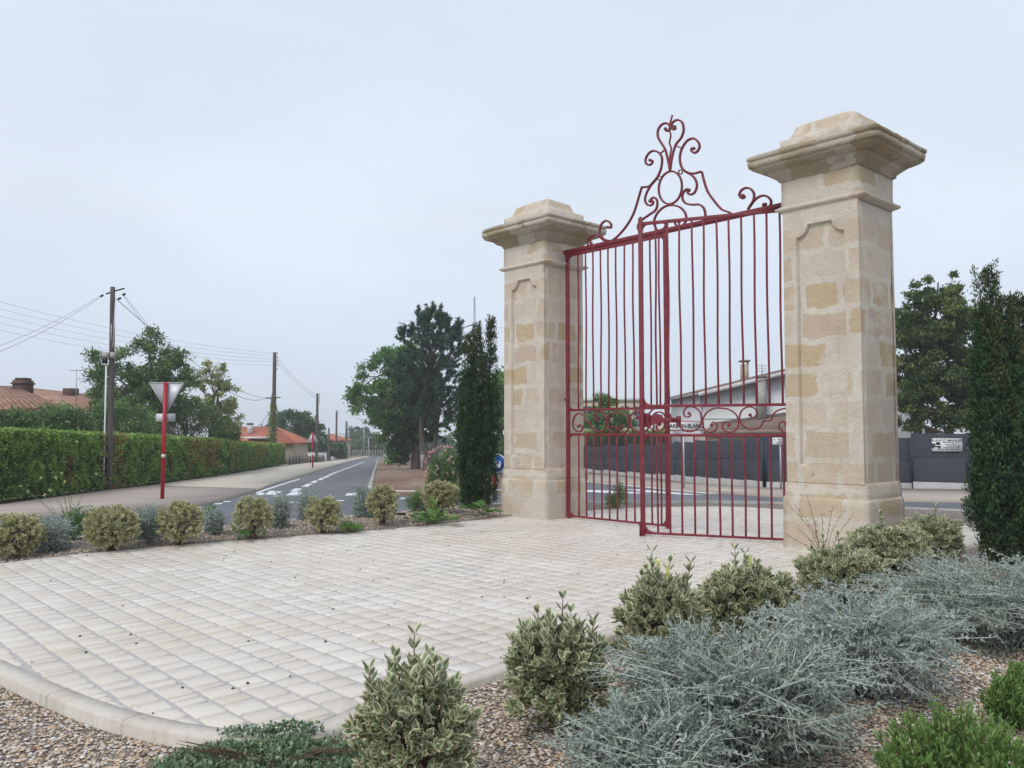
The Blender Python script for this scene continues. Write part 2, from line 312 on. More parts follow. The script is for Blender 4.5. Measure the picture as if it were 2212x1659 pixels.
def m_var(N):
    e = N.attr('edge'); r = N.attr('rnd')
    grn = N.ramp(r, [(0, (.08, .125, .06)), (.5, (.19, .25, .135)), (1, (.32, .39, .22))])
    crm = N.ramp(r, [(0, (.50, .47, .27)), (.5, (.68, .65, .43)), (1, (.80, .78, .57))])
    thr = N.math('ADD', .56, N.math('MULTIPLY', N.fr(N.noise(N.co(), 40, 2), .3, .7), .12))
    f = N.fr(N.math('SUBTRACT', e, thr), -.05, .06)
    return N.leaf(N.mix(f, grn, crm), .4, .2)
MLEAF['varieg'] = mat('variegated leaf', m_var)
def m_var2(N):
    e = N.attr('edge'); r = N.attr('rnd')
    grn = N.ramp(r, [(0, (.11, .14, .06)), (.5, (.21, .25, .11)), (1, (.33, .37, .18))])
    crm = N.ramp(r, [(0, (.48, .44, .23)), (.5, (.66, .62, .37)), (1, (.78, .75, .50))])
    return N.leaf(N.mix(N.fr(e, .42, .62), grn, crm), .45, .2)
MLEAF['varieg2'] = mat('pale variegated leaf', m_var2)
# ---------------------------------------------------------------- leaves
TP = {
 'oval': (np.array([(0, 0, 0, 1), (.35, 0, -.07, 0), (.68, 0, -.08, 0), (1, 0, .02, 1), (.3, .42, .06, 1), (.65, .45, .05, 1), (.3, -.42, .06, 1), (.65, -.45, .05, 1)]),
          [(0, 1, 4), (2, 3, 5), (0, 6, 1), (2, 7, 3)], [(1, 2, 5, 4), (1, 6, 7, 2)]),
 'dia': (np.array([(0, 0, 0, 1), (.5, .5, .12, 1), (1, 0, 0, 1), (.5, -.5, .12, 1)]), [(0, 1, 2), (0, 2, 3)], []),
 'quad': (np.array([(0, 0, 0, 1), (.4, .5, .08, 1), (1, .1, -.05, 1), (.55, -.5, .08, 1)]), [], [(0, 1, 2, 3)]),
}
def unit(a): return a / (np.linalg.norm(a, axis=-1, keepdims=True) + 1e-9)
def leafarr(C, A, L, Wd, rnd, tpl='oval', Nn=None):
    n = len(C); A = unit(A)
    if Nn is None: Nn = rng.normal(size=(n, 3)) + np.array([0, 0, .8])
    S = unit(np.cross(A, Nn)); Nn = np.cross(S, A)
    T, tri, quad = TP[tpl]; k = len(T); L = np.broadcast_to(L, n); Wd = np.broadcast_to(Wd, n)
    V = C[:, None] + A[:, None] * (L[:, None] * T[:, 0])[..., None] + S[:, None] * (Wd[:, None] * T[:, 1])[..., None] + Nn[:, None] * (L[:, None] * T[:, 2])[..., None]
    base = (np.arange(n) * k)[:, None, None]
    F = [(base + np.array(q)[None]).reshape(-1, len(q[0])) for q in (tri, quad) if q]
    return V.reshape(-1, 3), F, {'rnd': np.repeat(np.clip(rnd, 0, 1), k), 'edge': np.tile(T[:, 3], n)}
def leafobj(name, m, parent, parts, loc=None):
    """parts: list of results of leafarr"""
    V = []; F = {}; A = {}; n = 0
    for v, f, a in parts:
        V.append(v)
        for q in f: F.setdefault(q.shape[1], []).append(q + n)
        for k, w in a.items(): A.setdefault(k, []).append(w)
        n += len(v)
    me = npmesh(name, np.vstack(V), [np.vstack(f) for f in F.values()], {k: np.concatenate(w) for k, w in A.items()})
    return link(name, me, m, parent, loc)
def rdir(n, up=0.0): 
    d = rng.normal(size=(n, 3)); d[:, 2] += up; return unit(d)
def ball(n, p=.45):
    return rdir(n) * (rng.random(n) ** p)[:, None]
# ================================================================ GROUND
ys = np.concatenate([np.arange(-12, 300, 6.), [300, 400, 600]]); xs = np.array([-600, -400, -250, -120, -60, -30, -15, 0, 15, 30, 60, 120, 250, 400, 600.])
XX, YY = np.meshgrid(xs, ys); V = np.stack([XX.ravel(), YY.ravel(), zr(YY.ravel()) - .012], 1)
nx = len(xs); F = np.array([(j * nx + i, j * nx + i + 1, (j + 1) * nx + i + 1, (j + 1) * nx + i) for j in range(len(ys) - 1) for i in range(nx - 1)])
tag(link('ground', npmesh('ground', V, [F]), GROUND), kind='structure')
def rpoly(name, pts, m, dz=0., kind='structure', thick=0., raw=False):
    P = [GR(x, y, dz) if not raw else np.array(x_) for (x, y) in pts] if not raw else [np.array([p[0], p[1], float(zr(p[1])) + dz]) for p in pts]
    b = MB()
    if thick: b.prism(P, (0, 0, -thick))
    else: b.add(P, [tuple(range(len(P)))])
    o = b.build(name, m)
    bm = bmesh.new(); bm.from_mesh(o.data); bmesh.ops.triangulate(bm, faces=[f for f in bm.faces if len(f.verts) > 4]); bmesh.ops.recalc_face_normals(bm, faces=bm.faces)
    if not thick:
        for f in bm.faces:
            if f.normal.z < 0: f.normal_flip()
    bm.to_mesh(o.data); bm.free()
    if kind: tag(o, kind=kind)
    return o
KL = [(-900, 1150), (-300, 1124), (0, 1113), (107, 1110), (197, 1103), (367, 1093), (443, 1085), (490, 1075), (521, 1066), (553, 1056), (600, 1041), (640, 1030), (710, 1011), (779, 992.5), (800, 987.5), (812, 983.5)]
ME_L = [(818.5, 986), (817.5, 994), (812, 1021), (806, 1044), (806, 1058)]
SR = [(850, 986), (1000, 1003), (1130, 1022), (1271, 1038.5), (1392, 1048), (1504, 1059), (1561, 1063), (1699, 1072), (1950, 1079), (2100, 1081.5), (2600, 1100)]
# asphalt: one sheet between the pavements, running under the island edge
A0 = [GR(*p) for p in KL] + [GR(*p) for p in SR]
A0 = [(p[0], p[1]) for p in A0]
A0 = A0 + [(30, 14.01), (-30, 14.01)]
rpoly('road', A0, ASPH, .0, raw=True)
def kerb(name, pts, m, w, top, depth=.3, raw=False, n=3, side=1, lab=None):
    P = [GR(x, y, 0) for x, y in pts] if not raw else [np.array(p) for p in pts]
    P = spline(np.array(P), n); T = np.gradient(P[:, :2], axis=0); T /= np.linalg.norm(T, axis=1)[:, None]
    Nn = np.stack([-T[:, 1], T[:, 0]], 1) * side
    z = zr(P[:, 1]) if not raw else P[:, 2]
    a = np.column_stack([P[:, :2], z + top]); b = np.column_stack([P[:, :2] + Nn * w, z + top]); c = a - [0, 0, depth]; d = b - [0, 0, depth]
    k = len(P); V = np.vstack([a, b, c, d]); F = []
    for i in range(k - 1): F += [(i, i + 1, k + i + 1, k + i), (i, 2 * k + i, 2 * k + i + 1, i + 1), (k + i, k + i + 1, 3 * k + i + 1, 3 * k + i)]
    F += [(0, k, 3 * k, 2 * k), (k - 1, 3 * k - 1, 4 * k - 1, 2 * k - 1)]
    o = MB().add(V, F).build(name, m); bm = bmesh.new(); bm.from_mesh(o.data); bmesh.ops.recalc_face_normals(bm, faces=bm.faces); bm.to_mesh(o.data); bm.free()
    return tag(o, kind='structure')
kerb('pavement_kerb', KL, KGREY, .18, .10, side=1)
KR_ = [GR(*p) for p in SR]
kerb('far_pavement_kerb', SR, KGREY, .16, .08, side=1)
# left pavement
PVb = [(800, 984), (742, 992), (709, 996), (620, 1003), (490, 1026), (400, 1037), (330, 1048)]
k0 = [(x, y) for x, y in KL if x >= 553]
rpoly('cream_pavement', [(553, 1055)] + [(x - 4, y - 1.5) for x, y in k0[1:]] + PVb, CREAMPAVE, .104, thick=.2)
rpoly('tan_pavement', [(x - 2, y - 2) for x, y in KL if x < 553] + [(553, 1055), (330, 1048), (250, 1056), (0, 1090), (-400, 1125), (-900, 1140)], TANPAVE, .1, thick=.2)
# median strip
MD = [(817.5, 991), (812, 1021), (806, 1044), (812, 1060), (840, 1064), (960, 1064), (1080, 1062), (1118, 1057), (1128, 1045), (1060, 1020), (930, 1000), (838, 988)]
rpoly('median_strip', MD, DIRT, .09, thick=.2)
kerb('median_nose_kerb', [(806, 1050), (813, 1061), (842, 1066), (960, 1066), (1080, 1064), (1120, 1058), (1129, 1048)], KWHITE, .22, .11, side=-1)
kerb('median_kerb', [(817.5, 991), (815, 1006), (811, 1022), (807, 1040), (805, 1050)], CONC, .16, .1, side=-1)
rpoly('gutter_weeds', [(815.5, 1006), (811, 1022), (806, 1044), (804, 1056), (788, 1058), (798, 1036), (809, 1012)], GROUND, .004)
# right pavement up to the fence
rpoly('far_pavement', [(x, y - 1.5) for x, y in SR[3:]] + [(2600, 1062), (2100, 1057), (1940, 1055), (1690, 1053), (1654, 1053), (1505, 1044), (1430, 1035), (1271, 1020)], TANPAVE, .09, thick=.15)
rpoly('pale_crossing_slab', [(1505, 1054), (1600, 1059), (1640, 1063), (1560, 1060)], CREAMPAVE, .094)
def R3(x, y): return (552.96 + .14583 * x, 875.5 + .14583 * y)
def R1(x, y): return (1082.9 + .2812 * x, 748.8 + .2812 * y)
marks = [[(130, 1322), (200, 1265), (385, 1272), (300, 1328)], [(0, 1328), (60, 1292), (128, 1296), (110, 1328)], [(430, 1332), (550, 1278), (770, 1281), (640, 1334)],
 [(495, 1270), (580, 1230), (700, 1230), (620, 1275)], [(665, 1208), (750, 1162), (840, 1162), (760, 1212)], [(795, 1150), (860, 1115), (925, 1115), (880, 1150)],
 [(905, 1106), (965, 1075), (1025, 1078), (970, 1108)], [(985, 1072), (1050, 1042), (1098, 1045), (1040, 1075)], [(1055, 1040), (1110, 1012), (1150, 1014), (1100, 1041)],
 [(1115, 1012), (1160, 993), (1198, 995), (1155, 1014)], [(1165, 994), (1215, 974), (1248, 976), (1202, 995)], [(1225, 972), (1275, 952), (1305, 954), (1258, 974)], [(1280, 950), (1325, 932), (1352, 934), (1310, 951)],
 [(1335, 932), (1590, 840), (1600, 843), (1362, 934)], [(1315, 1337), (1360, 1300), (1530, 1305), (1500, 1341)], [(500, 1430), (720, 1430), (720, 1447), (500, 1447)], [(1190, 1400), (1310, 1405), (1310, 1417), (1190, 1412)],
 [(250, 1340), (370, 1334), (370, 1350), (250, 1357)], [(2100, 1370), (2210, 1370), (2210, 1385), (2100, 1384)], [(-480, 1420), (-380, 1418), (-380, 1432), (-480, 1434)], [(-620,1452),(-500,1446),(-500,1462),(-620,1468)],
 [(0, 1288), (200, 1222), (430, 1150), (640, 1088), (658, 1096), (440, 1162), (210, 1238), (0, 1312)]]
for mk in marks: rpoly('road_marking', [R3(*p) for p in mk], PAINT, .006)
for mk in [[(660, 1028), (1100, 1062), (1500, 1106), (1700, 1132), (1560, 1128), (1100, 1082), (660, 1040)], [(600, 1100), (760, 1102), (1000, 1115), (1150, 1128), (900, 1128), (700, 1118), (600, 1112)],
           [(940, 1093), (1080, 1098), (1400, 1125), (1560, 1140), (1380, 1136), (1100, 1116)]]:
    rpoly('road_marking', [R1(*p) for p in mk], PAINT, .006)
# crossing marks at the pavement corner
# ---------------------------------------------------------------- island: outline of the paved court and of the gravel bed
def smooth_poly(pts, n=5): return spline(np.array(pts)[:, :2], n, True)
CO = [G(x, y) for x, y in [(-170, 1252), (0, 1217), (400, 1176), (830, 1143), (1000, 1126), (1085, 1116.5), (1180, 1108), (1275, 1101.5), (1397, 1096), (1565, 1094), (1690, 1100), (1900, 1113), (2054, 1129), (2150, 1142),
      (2200, 1155), (2107, 1175), (2067, 1182), (1990, 1196), (1890, 1222), (1760, 1247), (1680, 1262), (1500, 1314), (1340, 1365), (1140, 1431), (1000, 1477), (870, 1520), (780, 1551), (690, 1591), (560, 1603), (430, 1591), (320, 1572), (200, 1540), (100, 1502), (0, 1456), (-130, 1392), (-220, 1325), (-235, 1280)]]
COURT = smooth_poly(CO, 5)
BO = [G(x, y, -.1) for x, y in [(-700, 1262), (-300, 1205), (0, 1180), (200, 1163), (482, 1143), (617, 1132), (857, 1112), (1000, 1099), (1085, 1091), (1180, 1085), (1275, 1088), (1397, 1087), (1565, 1086), (1690, 1089), (1950, 1100), (2097, 1106), (2300, 1118), (2700, 1150)]]
BO = [b[:2] for b in BO] + [np.array([14., 4]), np.array([9., -3]), np.array([0., -5]), np.array([-9., -3]), np.array([-14, 4.])]
BED = spline(np.array(BO), 4, True)
def inside(P, Q):
    x, y = P[:, 0], P[:, 1]; c = np.zeros(len(P), bool); a = Q; b = np.roll(Q, -1, 0)
    for (x0, y0), (x1, y1) in zip(a, b):
        m_ = ((y0 > y) != (y1 > y)); 
        if abs(y1 - y0) > 1e-12: c ^= m_ & (x < (x1 - x0) * (y - y0) / (y1 - y0) + x0)
    return c
def pdist(P, Q):
    d = np.full(len(P), 1e9); a = Q; b = np.roll(Q, -1, 0)
    for p, q in zip(a, b):
        e = q - p; t = np.clip(((P - p) @ e) / (e @ e + 1e-12), 0, 1); d = np.minimum(d, np.linalg.norm(P - (p + t[:, None] * e), axis=1))
    return d
def bedz(P):
    """height of the gravel outside the court"""
    x, y = P[:, 0], P[:, 1]
    left = np.clip((-.4 - x) / 1.6, 0, 1) * np.clip((7.5 - y) / 2, 0, 1)        # lower in front on the left
    far = np.clip((y + .55 * x - 6.6) / 2.5, 0, 1) * np.clip((3. - x) / 2, 0, 1)
    right = np.clip((x - .3) / 1.2, 0, 1) * np.clip((10.5 - y) / 2.5, 0, 1)
    z = -.05 - .025 * left + .07 * far + .03 * right
    d = pdist(P, COURT); de = pdist(P, BED)
    z = z + .05 * np.clip(d / .8, 0, 1) * far + .05 * right * np.clip(d / 1.2, 0, 1)
    z = z + .012 * np.sin(x * 3.1 + 1.3 * np.sin(y * 2.3)) * np.clip(d / .3, 0, 1) + .008 * np.sin(y * 7 + 2 * np.sin(x * 5)) * np.clip(d / .3, 0, 1)
    edge = -.09 - .0 * y
    k = np.clip(de / 1.0, 0, 1); return edge * (1 - k) + z * k
h = .09; gx = np.arange(-14, 14, h); gy = np.arange(-4, 19.5, h); GX, GY = np.meshgrid(gx, gy); P = np.stack([GX.ravel(), GY.ravel()], 1)
keep = inside(P, BED); inc = inside(P, COURT) & (pdist(P, COURT) > .1)
Z = np.full(len(P), -.1); Z[keep] = bedz(P[keep]); Z[inc] = -.32
nx = len(gx); idx = np.arange(len(P)).reshape(len(gy), nx); F = np.stack([idx[:-1, :-1], idx[:-1, 1:], idx[1:, 1:], idx[1:, :-1]], -1).reshape(-1, 4)
F = F[keep[F].all(1)]; F = F[~inc[F].all(1)]
used, inv = np.unique(F, return_inverse=True)
o = link('gravel_bed', npmesh('gravel_bed', np.column_stack([P, Z])[used], [inv.reshape(F.shape)]), GRAVEL, smooth=True); tag(o, kind='structure')
# island kerb
bk = BED[:72]; kerb('island_kerb', np.column_stack([bk, np.full(len(bk), -.06)]), CONC, .16, .0, .4, raw=True, n=1, side=1)
# court edging stones
def ring(P, w):
    T = np.roll(P, -1, 0) - np.roll(P, 1, 0); T /= np.linalg.norm(T, axis=1)[:, None]; Nn = np.stack([-T[:, 1], T[:, 0]], 1)
    area = .5 * np.sum(P[:, 0] * np.roll(P[:, 1], -1) - np.roll(P[:, 0], -1) * P[:, 1]); 
    return P + Nn * w * (1 if area > 0 else -1)
EO = COURT; n_ = len(EO); fine = spline(EO, 3, True); inner = ring(fine, .14)
b = MB(); i = 0; N_ = len(fine); seg = np.linalg.norm(np.roll(fine, -1, 0) - fine, axis=1)
while i < N_:
    j = i; L = 0; tgt = rng.uniform(.75, 1.0)
    while j < N_ and L < tgt: L += seg[j]; j += 1
    ii = [k % N_ for k in range(i, j + 1)]; o_, q_ = fine[ii].copy(), inner[ii].copy()
    for arr in (o_, q_):
        t0 = unit(arr[1] - arr[0]); arr[0] += t0 * .004; arr[-1] -= t0 * .0
    m = len(ii); dz = rng.uniform(-.003, .003); Z0, Z1 = .004 + dz, -.3
    oc = (q_ - o_) * .12
    V = np.vstack([np.column_stack([o_, np.full(m, Z1)]), np.column_stack([o_, np.full(m, Z0 - .018)]), np.column_stack([o_ + oc, np.full(m, Z0)]), np.column_stack([q_ - oc * .3, np.full(m, Z0)]), np.column_stack([q_, np.full(m, Z0 - .03)])])
    FF = [(r * m + a, r * m + a + 1, (r + 1) * m + a + 1, (r + 1) * m + a) for r in range(4) for a in range(m - 1)]
    FF += [(0, m, 2 * m, 3 * m, 4 * m), (m - 1, 5 * m - 1, 4 * m - 1, 3 * m - 1, 2 * m - 1)]
    b.add(V, FF); i = j
o = b.build('court_edging', KERB, smooth=False); bm = bmesh.new(); bm.from_mesh(o.data); bmesh.ops.recalc_face_normals(bm, faces=bm.faces); bm.to_mesh(o.data); bm.free(); tag(o, kind='structure')
# mortar bed
o = MB().add(np.column_stack([inner, np.full(len(inner), -.009)]), [tuple(range(len(inner)))]).build('paving_mortar', MORTAR)
bm = bmesh.new(); bm.from_mesh(o.data); bmesh.ops.triangulate(bm, faces=bm.faces)
for f in bm.faces:
    if f.normal.z < 0: f.normal_flip()
bm.to_mesh(o.data); bm.free(); tag(o, kind='structure')
# setts: rows run parallel to the gate
def clip(poly, a, b_):
    n = np.array([-(b_ - a)[1], (b_ - a)[0]]); out = []; m = len(poly)
    dd = [(p - a) @ n for p in poly]
    for i in range(m):
        p, q, dp, dq = poly[i], poly[(i + 1) % m], dd[i], dd[(i + 1) % m]
        if dp >= 0: out.append(p)
        if dp * dq < 0: out.append(p + (q - p) * dp / (dp - dq))
    return out
innr = ring(COURT, .15); ar = .5 * np.sum(innr[:, 0] * np.roll(innr[:, 1], -1) - np.roll(innr[:, 0], -1) * innr[:, 1])
if ar < 0: innr = innr[::-1]
Vs = []; F4 = {}; nv = 0; rn = []
ctr = PR; row = -17.0; 
while row < 9:
    wrow = rng.uniform(.195, .225); t = -16 + rng.uniform(0, .3)
    while t < 17:
        ln = random.choice([.09, .13, .16, .18, .2, .22, .25]) + rng.uniform(-.015, .015); gp = .012
        c0 = ctr + g * (t + ln / 2) + s_ * (row + wrow / 2)
        if -8 < c0[0] < 10.5 and 2.5 < c0[1] < 19 :
            Vs.append((c0, t, ln, row, wrow))
        t += ln
    row += wrow
C_ = np.array([v[0] for v in Vs]); ins = inside(C_, innr); dst = pdist(C_, innr)
An, Bn = innr, np.roll(innr, -1, 0); mid = (An + Bn) / 2
VV = []
for (c0, t, ln, row, wrow), i_, d_ in zip(Vs, ins, dst):
    if not i_ and d_ > .2: continue
    gp = .0085; gr_ = .012; j = lambda: rng.uniform(-.006, .006)
    x0, x1, y0, y1, q = t + gp, t + ln - gp, row + gr_, row + wrow - gr_, .014; c = [(x0 + q + j(), y0 + j()), (x1 - q + j(), y0 + j()), (x1 + j(), y0 + q + j()), (x1 + j(), y1 - q + j()), (x1 - q + j(), y1 + j()), (x0 + q + j(), y1 + j()), (x0 + j(), y1 - q + j()), (x0 + j(), y0 + q + j())]
    poly = [ctr + g * a + s_ * b_ for a, b_ in c]
    if sum(poly[k][0] * poly[(k + 1) % 8][1] - poly[(k + 1) % 8][0] * poly[k][1] for k in range(len(poly))) < 0: poly = poly[::-1]
    if d_ < .3:
        for k in np.where(np.linalg.norm(mid - c0, axis=1) < .42)[0]:
            poly = clip(poly, An[k], Bn[k])
            if len(poly) < 3: break
    if len(poly) < 3: continue
    P_ = np.array(poly); cen = P_.mean(0)
    a2 = abs(.5 * np.sum(P_[:, 0] * np.roll(P_[:, 1], -1) - np.roll(P_[:, 0], -1) * P_[:, 1]))
    if a2 < .003: continue
    dv = P_ - cen; dl = np.linalg.norm(dv, axis=1)[:, None]; top = cen + dv * np.clip(1 - .013 / dl, .3, 1); m2 = cen + dv * np.clip(1 - .004 / dl, .3, 1)
    dz = rng.uniform(-.0025, .002); m = len(P_)
    VV.append(np.vstack([np.column_stack([P_, np.full(m, -.014)]), np.column_stack([m2, np.full(m, -.0035 + dz)]), np.column_stack([top, np.full(m, 0 + dz)])]))
    for k in range(m):
        k2 = (k + 1) % m
        F4.setdefault(4, []).append((nv + k, nv + k2, nv + m + k2, nv + m + k)); F4[4].append((nv + m + k, nv + m + k2, nv + 2 * m + k2, nv + 2 * m + k))
    F4.setdefault(100 + m, []).append(tuple(range(nv + 2 * m, nv + 3 * m)))
    rn += [rng.random()] * (3 * m); nv += 3 * m
me = npmesh('court_paving', np.vstack(VV), [np.array(v) for v in F4.values()], {'rnd': rn})
o = link('court_paving', me, PAVER); tag(o, kind='structure')
# loose pebbles near the viewer
def pebbles(n, region, size, seed):
    P = np.column_stack([rng.uniform(region[0], region[1], n), rng.uniform(region[2], region[3], n)])
    k = inside(P, BED) & ~(inside(P, COURT) | (pdist(P, COURT) < .012)); 
    # keep only what lies in front of the viewer
    k &= (np.abs(P[:, 0]) < P[:, 1] * .64 + .1); P = P[k]; n = len(P); z = bedz(P)
    O = np.array([(1, 0, 0), (0, 1, 0), (-1, 0, 0), (0, -1, 0), (.15, .1, .8), (0, 0, -.6), (.7, .7, .35), (-.7, .7, .4), (-.7, -.7, .35), (.7, -.7, .4)])
    T = [(4, 6, 1), (4, 1, 7), (4, 7, 2), (4, 2, 8), (4, 8, 3), (4, 3, 9), (4, 9, 0), (4, 0, 6), (0, 1, 6), (1, 2, 7), (2, 3, 8), (3, 0, 9)]
    a = rng.uniform(0, 6.28, n); s = rng.uniform(.6, 1.35, n) * size
    V = O[None] * np.stack([s * rng.uniform(.8, 1.3, n), s * rng.uniform(.6, 1, n), s * rng.uniform(.5, .9, n)], 1)[:, None]
    c, sn = np.cos(a), np.sin(a); x = V[..., 0] * c[:, None] - V[..., 1] * sn[:, None]; y = V[..., 0] * sn[:, None] + V[..., 1] * c[:, None]
    V = np.stack([x + P[:, :1], y + P[:, 1:], V[..., 2] + (z + rng.uniform(.0, .008, n))[:, None]], -1)
    F = ((np.arange(n) * 10)[:, None, None] + np.array(T)[None]).reshape(-1, 3)
    return V.reshape(-1, 3), F, np.repeat(rng.random(n), 10)
ps = [pebbles(20000, (-3.6, -.3, 3.2, 6.2), .0115, 1), pebbles(44000, (-1.2, 4.2, 2.6, 6.4), .0115, 2), pebbles(16000, (1.2, 8.5, 6.2, 11), .011, 3), pebbles(26000, (-10, 1, 10, 17.5), .016, 4)]
n0 = 0; V = []; F = []; rr = []
for v, f, r_ in ps: V.append(v); F.append(f + n0); rr.append(r_); n0 += len(v)
tag(link('gravel_pebbles', npmesh('gravel_pebbles', np.vstack(V), [np.vstack(F)], {'rnd': np.concatenate(rr)}), PEBBLE, smooth=True), 'loose buff, pink and grey pebbles strewn over the planting beds', 'gravel', kind='stuff')
# small dark droppings scattered over the paving
n = 160; P = np.column_stack([rng.uniform(-7, 3, n), rng.uniform(4.7, 15, n)]); P = P[inside(P, innr)]
C3 = np.column_stack([P, np.full(len(P), .002)]); b = MB()
for p in C3:
    r_ = rng.uniform(.006, .013); a = rng.uniform(0, 3.14); b.add(np.array([(math.cos(t + a) * r_ * (1.2 if k % 3 else .8), math.sin(t + a) * r_, 0) for k, t in enumerate(np.arange(7) * .9)] + [(0, 0, r_ * .9)]) + p, [(k, (k + 1) % 7, 7) for k in range(7)])
tag(b.build('fallen_berries', BLACK), 'tiny dark fallen berries scattered on the cream paving', 'berries', kind='stuff')
exec_after = []
# ================================================================ GATE PILLARS
def sqlathe(prof, sub=10, amp=.004, nsc=6., seed=0, edge=.0):
    """prof: (half_x, half_y, z); square rings joined, broken up by noise"""
    pr = []
    for (a, b_), (c, d) in zip([(p, i) for i, p in enumerate(prof[:-1])], [(p, i) for i, p in enumerate(prof[1:])]):
        L = max(abs(a[2] - c[2]), abs(a[0] - c[0])); k = max(1, int(L / .09))
        for t in range(k): pr.append(tuple(np.array(a) + (np.array(c) - np.array(a)) * t / k))
    pr.append(prof[-1]); V = []; m = 4 * sub
    for hx, hy, z in pr:
        for s in range(4):
            for i in range(sub):
                u = -1 + 2 * i / sub
                p = [(u, -1), (1, u), (-u, 1), (-1, -u)][s]; x, y = p[0] * hx, p[1] * hy
                nv = Vector((x * nsc + seed, y * nsc, z * nsc)); q = mnoise.noise_vector(nv) * amp
                cor = max(0, min(abs(p[0]), abs(p[1])) - .9) * 10
                f = 1 - edge * cor * max(0, mnoise.noise(Vector((x * 5 + seed, y * 5, z * 7))) + .1)
                V.append((x * f + q[0], y * f + q[1], z + q[2] * .6))
    F = [(r * m + i, r * m + (i + 1) % m, (r + 1) * m + (i + 1) % m, (r + 1) * m + i) for r in range(len(pr) - 1) for i in range(m)]
    b = MB().add(np.array(V), F); n = len(pr)
    b.F.setdefault(m, []).append(list(range((n - 1) * m, n * m))); return b
def pillar(P, seed, label):
    t = thing('gate_pillar', label, 'gate pillar', (P[0], P[1], 0), ANG)
    # local x = towards the far pillar, local y = away from viewer's left ; front face is the -s side
    def part(name, prof, m=STONE, amp=.005, edge=.0, sub=12, sm=False, ns=6.):
        prof = [(a / 2, b_ / 2, z) for a, b_, z in prof]
        o = sqlathe(prof, sub, amp, ns, seed, edge).build(name, m, t, smooth=sm); return o
    part('plinth', [(1.2, 1.09, -.3), (1.205, 1.095, 0.02), (1.2, 1.09, .66), (1.17, 1.07, .70), (1.10, 1.02, .705)], amp=.008, edge=.02)
    part('die_block', [(1.155, 1.05, .69), (1.15, 1.045, .86), (1.10, 1.0, .915), (1.04, .95, .925)], amp=.005, edge=.02)
    part('shaft', [(1.095, .94, .85), (1.085, .94, 2.8), (1.08, .94, 4.66)], amp=.005, edge=.02)
    # raised surround with a sunken scalloped panel on both long faces
    for sgn in (-1, 1):
        hw, fw, r = .335, .175, .16
        H = [(-fw, 4.43)] + [(fw, 4.43)] + [(hw - r * math.cos(a) * 1.0, 4.43 - r * math.sin(a)) for a in np.linspace(.12, 1.45, 6)] + [(hw + .012, 4.262), (hw + .012, 1.135)]
        H += [(hw - r * math.cos(a), .965 + r * math.sin(a)) for a in np.linspace(1.45, .12, 6)] + [(fw, .965), (-fw, .965)]
        H += [(-(hw - r * math.cos(a)), .965 + r * math.sin(a)) for a in np.linspace(.12, 1.45, 6)] + [(-hw - .012, 1.135), (-hw - .012, 4.262)] + [(-(hw - r * math.cos(a)), 4.43 - r * math.sin(a)) for a in np.linspace(1.45, .12, 6)]
        Oq = [(-.54, 4.66), (.54, 4.66), (.546, 2.8), (.545, .90), (-.545, .90), (-.546, 2.8)]
        y0, y1 = -.518, -.476
        bm = bmesh.new(); ov = [bm.verts.new((x, y0, z)) for x, z in Oq]; hv = [bm.verts.new((x, y0, z)) for x, z in H]
        ed = [bm.edges.new((ov[i], ov[(i + 1) % len(ov)])) for i in range(len(ov))] + [bm.edges.new((hv[i], hv[(i + 1) % len(hv)])) for i in range(len(hv))]
        # keep lower ends of the panel inside the outline
        bmesh.ops.triangle_fill(bm, edges=ed, use_beauty=True)
        Hc = np.array([0, 2.7]); iv = [bm.verts.new((x * (1 - .045), y1, 2.7 + (z - 2.7) * (1 - .009))) for x, z in H]
        for i in range(len(H)): bm.faces.new((hv[i], hv[(i + 1) % len(H)], iv[(i + 1) % len(H)], iv[i]))
        bv = [bm.verts.new((x, y1 + .02, z)) for x, z in Oq]
        for i in range(len(Oq)): bm.faces.new((ov[i], bv[i], bv[(i + 1) % len(Oq)], ov[(i + 1) % len(Oq)]))
        if sgn == 1:
            for v in bm.verts: v.co.x *= -1; v.co.y *= -1
        bmesh.ops.recalc_face_normals(bm, faces=bm.faces); me = bpy.data.meshes.new('panel_surround'); bm.to_mesh(me); bm.free(); link('panel_surround', me, STONE, t)
    part('string_course', [(1.10, 1.0, 4.64), (1.16, 1.04, 4.655), (1.22, 1.08, 4.665), (1.27, 1.11, 4.68), (1.29, 1.12, 4.69), (1.29, 1.12, 4.712), (1.25, 1.09, 4.718), (1.12, 1.0, 4.75)], STONE, .004, .03, 14)
    part('frieze', [(1.13, 1.02, 4.74), (1.125, 1.02, 5.12)], amp=.006, edge=.02)
    part('cornice', [(1.14, 1.03, 5.09), (1.22, 1.08, 5.11), (1.22, 1.08, 5.14), (1.36, 1.18, 5.175), (1.46, 1.26, 5.22), (1.46, 1.26, 5.238), (1.56, 1.33, 5.242), (1.72, 1.45, 5.275), (1.80, 1.51, 5.30), (1.80, 1.51, 5.318), (1.86, 1.56, 5.322), (1.87, 1.57, 5.40), (1.83, 1.535, 5.408), (1.84, 1.54, 5.42), (1.885, 1.58, 5.43), (1.885, 1.58, 5.472), (1.84, 1.54, 5.485), (1.28, 1.0, 5.595), (1.1, .85, 5.605)], CAPST, .011, .07, 28, ns=9)
    part('cap_top', [(1.22, .95, 5.56), (1.22, .95, 5.685), (1.19, .92, 5.70), (1.06, .80, 5.715), (.97, .71, 5.76), (.91, .65, 5.83), (.88, .62, 5.895), (.84, .58, 5.91), (.45, .25, 5.99), (.3, .15, 6.0), (.0, .0, 6.0)], STONE, .012, .05, 14, ns=4)
    return t
